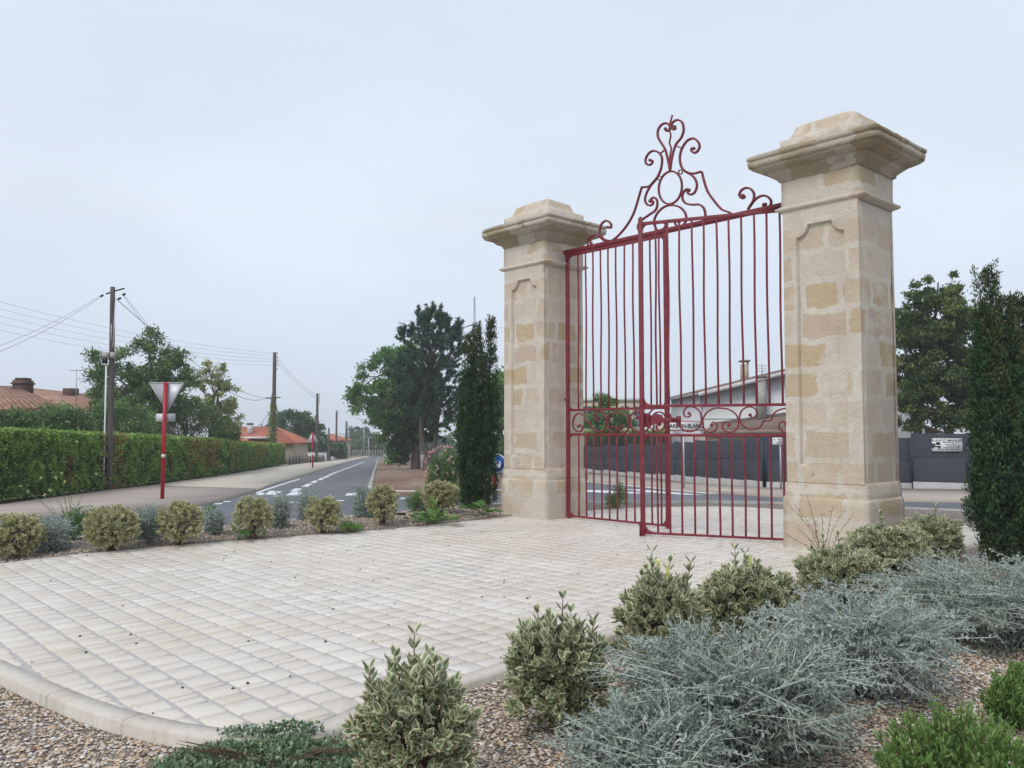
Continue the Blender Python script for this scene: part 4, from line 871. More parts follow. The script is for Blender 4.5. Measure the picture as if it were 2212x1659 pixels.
# --- row in front of the paving, on the right
varieg_shrub(893, 1745, 236, 1372, 'nearest variegated shrub with tall leafy shoots, at the bottom edge', True, 16, seed=2, dens=.75)
varieg_shrub(1203, 1578, 214, 1288, 'variegated shrub with several upright shoots, second from the viewer', True, 16, seed=5, dens=.8)
varieg_shrub(1432, 1478, 176, 1185, 'variegated shrub with one thin tall spike and a green shoot, third from the viewer', True, 9, seed=8, yellow=2, green=1, dens=1.15)
varieg_shrub(1618, 1392, 196, 1185, 'variegated shrub with pale yellow tips, below the open gate leaf', True, 9, seed=11, yellow=3, dens=1.25)
varieg_shrub(1822, 1310, 176, 1150, 'variegated shrub right below the near pillar, partly behind silver stems', True, 4, seed=14, green=1, dens=1.2)
varieg_shrub(1918, 1258, 158, 1106, 'variegated shrub at the right corner of the near pillar plinth', True, 3, seed=17, dens=1.2, yellow=1)
varieg_shrub(2012, 1215, 120, 1090, 'farthest variegated shrub of the near row, between pillar and cypress', True, 2, seed=20, dens=1.2)
silver_shrub(1590, 1630, 560, 1342, 'largest silver shrub with long whitish stems, bottom centre right', True, 1, 'silver', 720, dy=.8)
silver_shrub(1860, 1500, 420, 1262, 'blue grey silver shrub with arching stems in the middle of the bed', True, 2, 'silver2', 520)
silver_shrub(2150, 1385, 500, 1200, 'silver shrub reaching the right edge below the tall cypress', True, 3, 'silver', 620)
silver_shrub(1400, 1740, 380, 1500, 'low silver shrub spreading along the bottom edge beside the second shrub', True, 4, 'silver', 420, dy=.8)
def feather(label, base, rad, H, nsh, mm, L=.03, seed=0):
    t = thing('green_shrub', label, 'shrub', base, 0); P = []; C = []; A = []; r = []
    for i in range(nsh):
        a = rng.uniform(0, 6.283); o = rng.random() ** .6; tip = np.array([rad * o * math.cos(a), rad * o * math.sin(a), H * (1 - .45 * o ** 2) * rng.uniform(.6, 1.05)]); p = spline([(tip[0] * .15, tip[1] * .15, 0), (tip[0] * .75, tip[1] * .75, tip[2] * .4), tip], 5); P.append(p)
        k = 64; u = rng.random(k) ** .75; f = (.25 + .75 * u) * (len(p) - 1); i0 = np.clip(f.astype(int), 0, len(p) - 2); q = p[i0] + (p[i0 + 1] - p[i0]) * (f - i0)[:, None]; T = unit(p[i0 + 1] - p[i0])
        C.append(q + rng.normal(size=q.shape) * .006); A.append(unit(T + rng.normal(size=T.shape) * .45)); r.append(np.clip(.1 + u * .65 + rng.normal(size=k) * .12, 0, 1))
    stems_mesh(P, [np.linspace(.004, .0015, len(p)) for p in P], 4).build('stem', TWIG, t); C = np.vstack(C)
    leafobj('foliage', MLEAF[mm], t, [leafarr(C, np.vstack(A), L * rng.uniform(.7, 1.2, len(C)), L * .34, np.concatenate(r), 'dia')]); return t
b_ = gbase(2085, 1760); feather('bright green feathery shrub in the bottom right corner', b_, wid(360, b_), hgt(2060, 1535, b_), 210, 'green')
b_ = gbase(2205, 1575); feather('loose green shrub cut by the right edge above the feathery one', b_, wid(140, b_), hgt(2190, 1435, b_), 60, 'green', .034)
# creeping mat along the front kerb
cx = gbase(600, 1665); n = 15000
P = np.column_stack([rng.normal(0, 1, n), rng.normal(0, 1, n)]); P = P[np.linalg.norm(P, axis=1) < 1.9] * .52; 
P = P * [.62, .33]; Cw = P + cx[:2]; n = len(P); top = .075 * np.clip(1.15 - np.linalg.norm(P / [.62, .4], axis=1), .1, 1) + .03
top = top * np.array([1 + .55 * mnoise.noise(Vector((p[0] * 7, p[1] * 7, 0))) for p in P]); ic = inside(Cw, COURT) & (pdist(Cw, COURT) > .05 + .07 * rng.random(n)); P = P[~ic]; top = top[~ic]; lft = inside(Cw[~ic], COURT) * .07; n = len(P)
t = thing('creeping_plant', 'low creeping green plant spilling over the kerb at the bottom left', 'ground cover plant', cx, 0)
Cc = np.column_stack([P, top * rng.uniform(.35, 1.05, n) + lft * .9]); L = .026 * rng.uniform(.6, 1.4, n)
leafobj('foliage', MLEAF['cover'], t, [leafarr(Cc, rdir(n, .5), L, L * .6, rng.random(n) ** 1.3 * .9, 'dia')])
paths = []
for i in range(70):
    a = rng.uniform(0, 6.28); e = np.array([math.cos(a) * .5, -abs(math.sin(a)) * .3]); e = e * rng.uniform(.6, 1.0); paths.append(spline([(0, 0, .01), (e[0] * .5, e[1] * .5, .1), (e[0], e[1], .09 + rng.uniform(-.02, .08))], 4))
stems_mesh(paths, [np.linspace(.003, .0015, len(p)) for p in paths], 3).build('runner', TWIG, t)
for i, (x, y, a) in enumerate([(430, 1640, .3), (735, 1610, 1.2), (500, 1652, 2.)]):
    pass
# fallen leaves by the kerb
for i, (x, y, rz, lb) in enumerate([(447, 1645, .4, 'fallen reddish leaf on the gravel left of the creeping plant'), (770, 1640, 1.4, 'fallen reddish leaf beside the creeping plant near the big shrub')]):
    p = gbase(x, y); o = leafobj('fallen_leaf', MLEAF['dead'], None, [leafarr(np.array([[0, 0, .03], [.01, .01, .03]]), np.array([[math.cos(rz), math.sin(rz), .3], [-math.sin(rz), math.cos(rz), .1]]), .09, .035, np.array([.8, .9]), 'oval', np.array([[0, 0, 1.], [0, 0, 1.]]))], p)
    tag(o, lb, 'leaf')
n = 900; P = np.column_stack([rng.uniform(-9, 8, n), rng.uniform(3.5, 17, n)]); dd = pdist(P, COURT); ic = inside(P, COURT); P = P[inside(P, BED) & ((~ic) | (dd < .25)) & (rng.random(n) < np.where(ic, .3, 1))]
zl = np.where(inside(P, COURT), .006, bedz(P) + .02); m = len(P)
tag(leafobj('leaf_litter', MLEAF['dead'], None, [leafarr(np.column_stack([P, zl]), rdir(m) * [1, 1, .25], .035 * rng.uniform(.5, 1.3, m), .016, rng.random(m), 'dia', np.tile([0, 0, 1.], (m, 1)) + rng.normal(size=(m, 3)) * .3)]), 'small dry brown leaves strewn over the gravel beds and paving edges', 'leaf litter', kind='stuff')
# ================================================================ CYPRESSES
def cypress(label, base, cols, n, L=.05):
    """cols: list of (dx, dy, radius, height); plume-like sprays pointing up"""
    t = thing('cypress', label, 'tree', base, 0); b = MB()
    for dx, dy, r, H in cols: b.tube(spline([(dx * .3, dy * .3, -.05), (dx * .8, dy * .8, H * .3), (dx, dy, H * .93)], 4), np.linspace(.05, .012, 9), 6)
    b.build('trunk', BARK, t)
    tot = sum(r * H for _, _, r, H in cols); parts = []
    for dx, dy, r, H in cols:
        npl = int(n * r * H / tot / 34); z = rng.random(npl) ** .9; prof = np.clip(np.minimum(.55 + z * 1.6, 1) * np.clip((1.02 - z) / .33, 0, 1) ** .65, .08, 1)
        a = rng.uniform(0, 6.283, npl); lump = np.array([mnoise.noise(Vector((math.cos(q) * 2 + dx * 9, math.sin(q) * 2, v * 5))) for q, v in zip(a, z)])
        rr = r * prof * (1 + .35 * lump) * rng.uniform(.5, 1, npl) ** .45
        c = np.column_stack([dx + rr * np.cos(a), dy + rr * np.sin(a), .04 + z * (H - .12)]); k = 34
        hl = rng.uniform(.08, .19, npl); C = np.repeat(c, k, 0); f = rng.random((npl * k)); w = (1 - f) ** .7 * .042 + .005
        off = rng.normal(size=(npl * k, 3)) * w[:, None]; ax = unit(np.column_stack([np.cos(a) * .28, np.sin(a) * .28, np.ones(npl)])); C = C + np.repeat(ax * hl[:, None], k, 0) * f[:, None] + off
        A = unit(np.repeat(ax, k, 0) + rng.normal(size=C.shape) * .45); Ls = L * rng.uniform(.6, 1.2, len(C)); br = (np.repeat(rr / (r + 1e-6), k) < .6) & (rng.random(len(C)) < .35)
        rnd = np.where(br, rng.uniform(.9, 1, len(C)), np.clip(np.repeat(rng.uniform(0, .5, npl) ** 1.5, k) + f ** 2 * .45 + rng.normal(size=len(C)) * .08, 0, .87))
        parts.append(leafarr(C, A, Ls, Ls * .36, rnd, 'quad'))
    leafobj('foliage', MLEAF['cypress'], t, parts); return t
bc = G(1016, 1102, .02); H = AT(1060, 690, bc[1])[2] - .02; k = bc[1] / FPX
cypress('slim dark cypress with a ragged twin top left of the far pillar', bc, [(.0, 0, .24, H * .72), (.40, .02, .12, H * 1.0), (.24, -.05, .18, H * .8), (.12, .05, .12, H * .97), (-.06, 0, .13, H * .91), (.06, .05, .21, H * .5)], 62000)
bc = G(2170, 1215, -.02); H = AT(2150, 578, bc[1])[2] + .02; k = bc[1] / FPX
cypress('tall dark cypress with twin pointed tops near the right edge', bc, [(-.1, 0, .18, H * .85), (-.2, 0, .085, H * .99), (-.04, .02, .085, H * 1.0), (.12, .03, .11, H * .9), (-.1, -.05, .24, H * .68), (.22, .0, .17, H * .78), (.12, 0, .30, H * .6), (.0, -.05, .36, H * .5)], 85000)
bc = G(2262, 1205, -.02); H = AT(2205, 640, bc[1])[2]
cypress('second cypress mostly cut off by the right edge', bc, [(-.2, .1, .22, H * 1.0), (0, .1, .34, H * .9)], 30000)
# ================================================================ HEDGES
def hedge(label, a, b_, H, dep, n, L, group, zc=None):
    a = np.array(a); b_ = np.array(b_); d = b_ - a; Ln = np.linalg.norm(d[:2]); ux = d / Ln; nrm = np.array([-ux[1], ux[0], 0]); nrm = nrm if nrm[0] < 0 else -nrm; nrm[2] = 0
    t = thing('clipped_hedge', label, 'hedge', a, 0, group)
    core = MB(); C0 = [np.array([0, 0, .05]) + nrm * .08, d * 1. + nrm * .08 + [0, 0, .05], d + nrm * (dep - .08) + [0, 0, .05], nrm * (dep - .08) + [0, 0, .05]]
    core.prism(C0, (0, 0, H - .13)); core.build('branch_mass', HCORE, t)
    m = int(n * .72); u = rng.random(m) * Ln; v = rng.random(m) * H; w = -rng.random(m) ** 2 * .14
    lump = np.array([mnoise.noise(Vector((x * .9, z * 1.5, 3))) * .15 + mnoise.noise(Vector((x * 9, z * 9, 5))) * .09 + mnoise.noise(Vector((x * 3.5, z * 4.5, 8))) * .10 for x, z in zip(u, v)])
    rgh = np.array([mnoise.noise(Vector((x * .45, z * .3, 17))) for x, z in zip(u, v)])
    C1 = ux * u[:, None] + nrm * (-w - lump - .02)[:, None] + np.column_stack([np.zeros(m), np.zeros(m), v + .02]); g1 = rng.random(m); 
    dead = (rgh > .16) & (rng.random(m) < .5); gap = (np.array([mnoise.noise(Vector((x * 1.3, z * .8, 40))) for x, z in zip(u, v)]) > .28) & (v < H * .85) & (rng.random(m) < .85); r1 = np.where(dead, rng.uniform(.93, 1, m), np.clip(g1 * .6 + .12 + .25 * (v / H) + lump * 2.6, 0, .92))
    m2 = n - m; u2 = rng.random(m2) * Ln; w2 = rng.random(m2) * dep; C2 = ux * u2[:, None] + nrm * w2[:, None] + np.column_stack([np.zeros(m2), np.zeros(m2), H + rng.normal(size=m2) * .03 + np.array([mnoise.noise(Vector((x * 1.6, 5, y * 2))) * .06 for x, y in zip(u2, w2)])])
    C1 = C1[~gap]; r1 = r1[~gap]
    C = np.vstack([C1, C2]); r = np.concatenate([r1, rng.uniform(.45, .9, m2)]); A = unit(rdir(len(C), .5) - nrm * .5); Ls = L * rng.uniform(.7, 1.3, len(C))
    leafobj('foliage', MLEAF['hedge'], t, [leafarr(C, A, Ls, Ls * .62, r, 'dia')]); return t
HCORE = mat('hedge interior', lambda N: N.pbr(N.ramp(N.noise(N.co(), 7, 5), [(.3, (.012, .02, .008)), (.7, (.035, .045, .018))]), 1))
a = GR(-160, 1106); b_ = GR(222, 1061.5); c_ = GR(490, 1026.5); d_ = GR(497, 1023); e_ = GR(615, 1004)
for q in (a, b_, c_, d_, e_): q[2] = zr(q[1]) + .08
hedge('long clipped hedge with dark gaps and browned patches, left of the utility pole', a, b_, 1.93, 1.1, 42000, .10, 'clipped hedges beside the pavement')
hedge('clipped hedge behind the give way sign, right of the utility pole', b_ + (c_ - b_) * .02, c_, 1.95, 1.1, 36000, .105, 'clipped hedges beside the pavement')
hedge('farthest clipped hedge, ending at the leaning pole', d_, e_, 1.85, 1.3, 20000, .13, 'clipped hedges beside the pavement')
# ================================================================ TREES
def tree(name, label, base, trunk_h, trunk_r, lobes, m, nl, L, asp=.6, group=None, clus=60, per=None, cr=.16, lean=(0, 0), forks=0, cat='tree', tpl='quad', up=.2, limbs=26, bark=None):
    """lobes: (dx, dy, z, rx, ry, rz) relative to base. Branches run to leaf clusters spread through the lobes"""
    t = thing(name, label, cat, base, 0, group); vol = np.array([l[3] * l[4] * l[5] for l in lobes]) ** .75; k = rng.choice(len(lobes), clus, p=vol / vol.sum())
    Lb = np.array(lobes)[k]; d = rdir(clus, .15); cc = Lb[:, :3] + d * (rng.uniform(.25, 1, clus) ** .5)[:, None] * Lb[:, 3:]
    top = np.array([lean[0], lean[1], trunk_h]); b = MB()
    b.tube(spline([(0, 0, -.4), (lean[0] * .25 + .03, lean[1] * .25, trunk_h * .45), top], 5), np.linspace(trunk_r * 1.15, trunk_r * .7, 11), 9)
    hi = np.array([np.mean([l[0] for l in lobes]), np.mean([l[1] for l in lobes]), max(l[2] for l in lobes)])
    mids = [top, top * .45 + hi * .55]
    b.tube(spline([top * .96, top * .6 + hi * .4 + [trunk_r, 0, 0], hi], 4), np.linspace(trunk_r * .7, trunk_r * .15, 9), 7)
    for c in cc[:limbs]:
        f = rng.uniform(0, .75); s0 = top * (1 - f) + hi * f if c[2] > trunk_h * 1.1 else top * rng.uniform(.85, 1); md = s0 * .5 + c * .5 + [0, 0, .12 * np.linalg.norm(c - s0)]
        b.tube(spline([s0, md, c], 3), np.linspace(trunk_r * .33, trunk_r * .06, 7), 5)
    b.build('trunk', bark or BARK, t)
    per = nl // clus; n = per * clus; S = cr * (np.mean([max(l[3:5]) for l in lobes])) * rng.uniform(.65, 1.4, clus)
    off = rng.normal(size=(n, 3)) * .5; off[:, 2] *= .7; ci = np.repeat(np.arange(clus), per); C = cc[ci] + off * S[ci][:, None] * 1.5
    A = unit(unit(C - Lb[ci][:, :3]) * .6 + rng.normal(size=(n, 3)) * .6 + [0, 0, up]); Ls = L * rng.uniform(.6, 1.3, n)
    r = np.clip(rng.uniform(0, .62, clus)[ci] + rng.random(n) * .38, 0, 1)
    leafobj('crown', MLEAF[m], t, [leafarr(C, A, Ls, Ls * asp, r, tpl)]); return t
def at3(px, py, Y): return AT(px, py, Y)
def lob(base, px, py, rxp, rzp, Y=None, ry=None):
    Y = Y or base[1]; p = AT(px, py, Y) - base; k = Y / FPX; return (p[0], p[1] if Y != base[1] else 0, p[2], rxp * k, (ry or rxp) * k, rzp * k)
def gb(px, Y): x = (px - 1106) / FPX * Y; return np.array([x, Y, float(zr(Y))])
b_ = gb(325, 46); tree('deciduous_tree', 'large grey green tree behind the hedge, left of the give way sign', b_, 2.6, .25, [lob(b_, 318, 790, 62, 62), lob(b_, 250, 825, 58, 55), lob(b_, 355, 830, 62, 60), lob(b_, 300, 880, 105, 50), lob(b_, 395, 850, 45, 60), lob(b_, 222, 775, 30, 32), lob(b_, 325, 735, 24, 20), lob(b_, 370, 770, 28, 26)], 'laurel', 26000, .17, .5, clus=210, cr=.17)
b_ = gb(455, 53); tree('deciduous_tree', 'sparse yellow green tree with an open ragged top, right of the give way sign', b_, 2.4, .15, [lob(b_, 455, 850, 42, 50), lob(b_, 440, 800, 16, 22), lob(b_, 475, 810, 16, 30), lob(b_, 470, 900, 48, 40), lob(b_, 500, 850, 14, 28), lob(b_, 498, 905, 20, 30)], 'yellow', 9000, .15, .5, clus=120, cr=.2)
for i, (x, y, rx, rz, Y, lb) in enumerate([(25, 915, 60, 26, 33, 'leftmost laurel bush showing above the long hedge'), (130, 908, 72, 28, 35, 'laurel bush above the hedge below the tiled roof'), (262, 905, 70, 34, 40, 'laurel bush behind the utility pole'), (400, 905, 82, 38, 49, 'broad laurel bush behind the small sign plate'), (488, 935, 30, 28, 57, 'dark conifer like bush at the end of the second hedge')]):
    b_ = gb(x, Y); tree('laurel_bush', lb, b_, 1.0, .08, [lob(b_, x, y, rx, rz), lob(b_, x - rx * .4, y + 15, rx * .6, rz), lob(b_, x + rx * .5, y + 14, rx * .6, rz)], 'laurel', 9000, .13, .5, 'laurel bushes behind the hedge', 110, cr=.2, cat='bush', limbs=14)
b_ = gb(640, 112); tree('deciduous_tree', 'rounded dark tree behind the orange roofed house', b_, 3, .3, [lob(b_, 630, 925, 48, 38), lob(b_, 665, 935, 30, 35), lob(b_, 590, 935, 24, 20), lob(b_, 650, 965, 50, 25)], 'tree', 14000, .38, .6, clus=130, cr=.17)
b_ = gb(690, 118); tree('deciduous_tree', 'low dark tree right of the triangular warning sign', b_, 2, .2, [lob(b_, 690, 958, 22, 25), lob(b_, 715, 975, 30, 16)], 'tree', 6000, .35, .6, clus=70, cr=.2)
b_ = gb(745, 215); tree('deciduous_tree', 'misty pale tree behind the bus shelter', b_, 3, .3, [lob(b_, 750, 965, 28, 20), lob(b_, 778, 955, 25, 25), lob(b_, 730, 972, 25, 14)], 'tree', 6000, .5, .6, clus=80, cr=.2)
b_ = gb(790, 235); tree('conifer_tree', 'misty pointed conifer far down the street', b_, 4, .3, [lob(b_, 789, 925, 5, 20), lob(b_, 789, 945, 12, 22), lob(b_, 765, 935, 14, 18), lob(b_, 805, 955, 16, 25)], 'pine', 6000, .5, .6, clus=80, cr=.25)
b_ = gb(800, 185); tree('deciduous_tree', 'rounded dark tree at the end of the street', b_, 3, .3, [lob(b_, 790, 965, 30, 18), lob(b_, 815, 962, 26, 22), lob(b_, 770, 972, 26, 14)], 'tree', 7000, .5, .6, clus=80, cr=.2)
# street median
b_ = gb(872, 76); tree('deciduous_tree', 'bright green spreading tree whose branches reach over the street', b_, 5.5, .3, [lob(b_, 832, 815, 62, 55), lob(b_, 800, 862, 50, 38), lob(b_, 862, 780, 50, 42), lob(b_, 775, 855, 32, 22), lob(b_, 850, 880, 55, 45), lob(b_, 880, 860, 60, 60), lob(b_, 852, 945, 30, 55), lob(b_, 820, 900, 22, 26)], 'light', 26000, .27, .6, clus=230, cr=.16)
b_ = gb(898, 60); tree('evergreen_tree', 'dark dense evergreen on a thick trunk left of the pine', b_, 2.6, .34, [lob(b_, 880, 880, 52, 60), lob(b_, 862, 950, 28, 50), lob(b_, 905, 920, 40, 40), lob(b_, 872, 990, 14, 14), lob(b_, 890, 830, 48, 40)], 'cypress', 40000, .2, .5, clus=260, cr=.19)
b_ = gb(926, 56); 
def pine():
    t = thing('pine_tree', 'tall pine with upright top shoots and a forked trunk on the median', 'tree', b_, 0); k = b_[1] / FPX
    P = lambda x, y: (AT(x, y, b_[1]) - b_) * np.array([1, 0, 1])
    b = MB(); f = P(926, 985); b.tube(spline([(0, 0, -.3), f * [1, 1, .5], f], 4), np.linspace(.42, .33, 9), 9)
    b.tube(spline([f, P(912, 950), P(912, 890), P(930, 800), P(935, 720)], 5), np.linspace(.24, .05, 21), 8); b.tube(spline([f, P(938, 965), P(945, 910), P(955, 850)], 5), np.linspace(.22, .08, 16), 8)
    lb = [(925, 770, 52, 60), (955, 760, 42, 45), (905, 810, 62, 45), (945, 830, 55, 50), (925, 870, 62, 40), (965, 880, 36, 50), (880, 740, 20, 20), (970, 720, 20, 22), (935, 700, 26, 26), (960, 925, 26, 26)]
    n = 470; w = np.array([a * c for _, _, a, c in lb], float); ki = rng.choice(len(lb), n, p=w / w.sum()); L_ = np.array(lb)[ki]; d = rdir(n); q = rng.uniform(.3, 1, n) ** .5
    ctr = np.array([P(x, y) for x, y, _, _ in lb])[ki]; c = ctr + d * q[:, None] * np.column_stack([L_[:, 2] * k, L_[:, 2] * k * 1.1, L_[:, 3] * k])
    shoots = [(935, 655, 690), (953, 660, 705), (905, 664, 705), (918, 672, 712), (948, 675, 715), (990, 690, 725), (983, 705, 740), (892, 700, 730), (874, 708, 740), (925, 690, 720), (966, 680, 718)]
    for q_ in c[:60]: s0 = P(932, 0)*[1,0,0] + [0, 0, max(2.5, q_[2] * .82)]; b.tube(spline([s0, (s0 + q_) / 2, q_], 3), np.linspace(.06, .015, 7), 4)
    b.build('trunk', BARK, t)
    parts = []; 
    def tuft(c0, ax, ln, m): 
        f = rng.random(m); C = c0 + ax * (f * ln)[:, None]; A = unit(ax * .9 + rng.normal(size=(m, 3)) * .6); L = .27 * rng.uniform(.7, 1.2, m); return leafarr(C, A, L, L * .22, np.clip(rng.uniform(0, .5) + f * .4 + rng.random(m) * .2, 0, 1), 'dia')
    for i in range(n): ax = unit(unit(c[i] - ctr[i]) + [0, 0, .9] + rng.normal(size=3) * .2); parts.append(tuft(c[i], ax, rng.uniform(.3, .7), 62))
    for x, y0, y1 in shoots:
        p0, p1 = P(x + rng.uniform(-4, 4), y1), P(x, y0)
        parts.append(tuft(p0, unit(p1 - p0), np.linalg.norm(p1 - p0), 150))
        for _ in range(6): q_ = p0 + (p1 - p0) * rng.uniform(0, .75); parts.append(tuft(q_, unit(np.array([rng.normal(), rng.normal(), 1.4])), .4, 45))
    leafobj('crown', MLEAF['pine'], t, parts)
pine()
b_ = gb(962, 31); b_[0] = (962 - 1106) / FPX * 31; 
t = bush('oleander_bush', 'flowering oleander with scattered pink blooms left of the dark cypress', 'bush', np.array([b_[0], 31, float(zr(31))]), .72, 1.62, 'laurel', 6500, .11, .25, .8, clumps=46, cr=.28)
q = rdir(60, .2); q[:, 1] = -np.abs(q[:, 1]); q = q * [.75, .75, .75] + [0, 0, .88]; q = np.repeat(q, 7, 0) + rng.normal(size=(420, 3)) * .03; leafobj('blossom', MLEAF['pink'], t, [leafarr(q, rdir(len(q)), .05, .045, rng.random(len(q)), 'dia')])
b_ = gb(1080, 66); tree('deciduous_tree', 'green tree seen between the dark cypress and the far pillar', b_, 3.5, .3, [lob(b_, 1082, 860, 40, 62), lob(b_, 1110, 840, 60, 70), lob(b_, 1065, 935, 60, 45), lob(b_, 1130, 930, 60, 60), lob(b_, 1020, 930, 50, 40)], 'light', 12000, .3, .6, clus=110, cr=.2)
b_ = gb(1075, 52); tree('laurel_bush', 'dark bush beyond the blue arrow sign', b_, .8, .08, [lob(b_, 1060, 975, 50, 30), lob(b_, 1110, 985, 60, 24), lob(b_, 1010, 985, 50, 24)], 'tree', 7000, .16, .6, None, 70, cr=.2, cat='bush', limbs=10)
b_ = gb(1316, 56); tree('garden_tree', 'small light tree behind the closed gate leaf, in front of the cream block', b_, 2.2, .12, [lob(b_, 1316, 900, 44, 38), lob(b_, 1300, 872, 20, 20), lob(b_, 1322, 866, 16, 18), lob(b_, 1345, 915, 28, 24), lob(b_, 1285, 915, 26, 28)], 'light', 9000, .15, .6, clus=110, cr=.2)
b_ = gb(1980, 37); tree('deciduous_tree', 'big turning tree with green and russet leaves behind the near pillar', b_, 3.0, .22, [lob(b_, 2020, 690, 75, 75), lob(b_, 1965, 740, 55, 70), lob(b_, 2075, 720, 55, 65), lob(b_, 2040, 800, 85, 70), lob(b_, 1970, 850, 50, 50), lob(b_, 2085, 870, 55, 60), lob(b_, 2130, 790, 50, 70), lob(b_, 2000, 620, 22, 22), lob(b_, 2060, 610, 20, 20), lob(b_, 2120, 900, 60, 40), lob(b_, 1945, 680, 20, 25), lob(b_, 1960, 900, 40, 30), lob(b_, 2050, 880, 60, 50), lob(b_, 2020, 760, 70, 90)], 'mixed', 74000, .15, .55, clus=540, cr=.14, limbs=60)
b_ = gb(2160, 42); tree('deciduous_tree', 'dark tree filling the gap behind the tall cypress', b_, 2.5, .2, [lob(b_, 2160, 860, 70, 70), lob(b_, 2230, 880, 70, 70), lob(b_, 2140, 920, 60, 40)], 'mixed', 9000, .2, .55, clus=90, cr=.2)
# dark clipped hedge and far bushes beyond the fence
a = gb(1262, 60); a[2] += .4; c_ = gb(1445, 60); c_[2] += .4
hedge('dark clipped hedge behind the fence, seen through the closed gate leaf', a, c_, 2.3, 1.2, 9000, .16, None)
for i, (x0, x1, Y, tp, lb) in enumerate([(560, 720, 190, 972, 'low misty wood left of the street end'), (690, 900, 300, 952, 'misty wood closing the far end of the street'), (900, 1120, 230, 935, 'misty wood behind the median trees'), (-60, 200, 120, 905, 'dark trees far beyond the left houses')]):
    b_ = gb((x0 + x1) / 2, Y); k = Y / FPX; n = 9000; u = rng.random(n); Hh = AT(0, tp, Y)[2] - b_[2]
    top = Hh * (.62 + .38 * np.array([mnoise.noise(Vector((v * 9 + i * 5, 0, 1))) + .5 * mnoise.noise(Vector((v * 30, 0, 7))) for v in u]) + .1)
    C = np.column_stack([(u - .5) * (x1 - x0) * k, rng.uniform(-3, 3, n), top * rng.random(n) ** .6]); Ls = .9 * rng.uniform(.6, 1.3, n) * k / .12
    tag(leafobj('distant_wood', MLEAF['tree'], None, [leafarr(C, rdir(n), Ls, Ls * .6, rng.random(n), 'quad')], b_), lb, 'wood', kind='stuff')
# ================================================================ BUILDINGS
def quadroof(name, pts_list, m, parent, th=.12):
    o = MB()
    for P in pts_list: o.prism(np.array(P), (0, 0, -th))
    ob = o.build(name, m, parent); bm = bmesh.new(); bm.from_mesh(ob.data); bmesh.ops.recalc_face_normals(bm, faces=bm.faces); bm.to_mesh(ob.data); bm.free(); return ob
def window(t, cx, z0, z1, w, y, shut=False):
    b = MB(); f = .06
    for x0, x1, a, c in ((cx - w / 2, cx - w / 2 + f, z0, z1), (cx + w / 2 - f, cx + w / 2, z0, z1), (cx - w / 2 + f, cx + w / 2 - f, z0, z0 + f), (cx - w / 2 + f, cx + w / 2 - f, z1 - f, z1), (cx - .03, cx + .03, z0 + f, z1 - f)): b.bx(x0, x1, y - .05, y + .04, a, c)
    o = b.build('window', FRAMEW, t); MB().bx(cx - w / 2 + f, cx + w / 2 - f, y - .01, y + .02, z0 + f, z1 - f).build('pane', GLASS, o)
# house behind the gate (two storeys, gable towards the street)
Y = 47.; k = Y / FPX; bs = gb(1600, Y)
def L3(px, py, y=Y, b=None): p = AT(px, py, y) - (bs if b is None else b); return p
t = thing('two_storey_house', 'pale two storey house with greyed tiled roofs and two chimneys, behind the open gate leaf', 'house', bs, 0)
e0 = L3(1503, 846); ap = L3(1790, 775); e1 = L3(2010, 846); DP = 9.
wl, wr = L3(1515, 846)[0], L3(1995, 846)[0]; Hw = e0[2] - .1; slope = (ap[2] - e0[2]) / (ap[0] - e0[0]); 
MB().prism([(wl, 0, -.5), (wr, 0, -.5), (wr, 0, Hw), (ap[0], 0, ap[2] - .12), (wl, 0, Hw)], (0, DP, 0)).build('wall', RENDER_, t)
quadroof('roof', [[(e0[0], -.6, e0[2]), (ap[0], -.6, ap[2]), (ap[0], DP + .3, ap[2]), (e0[0], DP + .3, e0[2])], [(ap[0], -.6, ap[2]), (e1[0], -.6, e1[2] ), (e1[0], DP + .3, e1[2]), (ap[0], DP + .3, ap[2])]], TILEG, t, .1)
b = MB(); b.prism([(e0[0], -.64, e0[2] - .30), (ap[0], -.64, ap[2] - .30), (ap[0], -.64, ap[2] - .07), (e0[0], -.64, e0[2] - .07)], (0, .04, 0)); b.build('bargeboard', FRAMEW, t)
b = MB(); b.tube([(e0[0] - .08, -.6, e0[2] - .16), (e0[0] - .08, DP, e0[2] - .16)], .07, 6); b.tube([(wl - .05, -.06, -.3), (wl - .05, -.06, Hw)], .05, 6); b.build('gutter', GALV, t)
c1 = L3(1610, 800, Y + 3)
def chimney(px0, px1, ptop, pbot, y, m, cap=True, nm='chimney'):
    a = L3(px0, ptop, y); c = L3(px1, pbot, y); b = MB(); b.bx(a[0], c[0], y - Y, y - Y + .5, c[2], a[2]); o = b.build(nm, m, t)
    if cap: q = MB(); q.bx(a[0] - .08, c[0] + .08, y - Y - .08, y - Y + .58, a[2] + .16, a[2] + .26); q.bx(a[0], a[0] + .1, y - Y, y - Y + .1, a[2], a[2] + .16); q.bx(c[0] - .1, c[0], y - Y, y - Y + .1, a[2], a[2] + .16); q.build('chimney_cap', TILEG, o)
chimney(1604, 1618, 787, 830, Y + 3, RENDERB); chimney(1637, 1656, 822, 905, Y - .62, CONC)
MB().prism([L3(1514, 905), L3(1700, 905), L3(1700, 903), L3(1514, 903)], (0, -.03, 0)).build('moulding', RENDERW, t)
p0, p1 = L3(1646, 786, Y - .3), L3(1646, 818, Y - .3); b = MB(); b.tube([p1, p0], .03, 5); 
for dz in (.1, .25, .4): b.tube([p0 - [.25, 0, dz], p0 + [.25, 0, -dz]], .015, 4)
b.build('aerial', GALV, t)
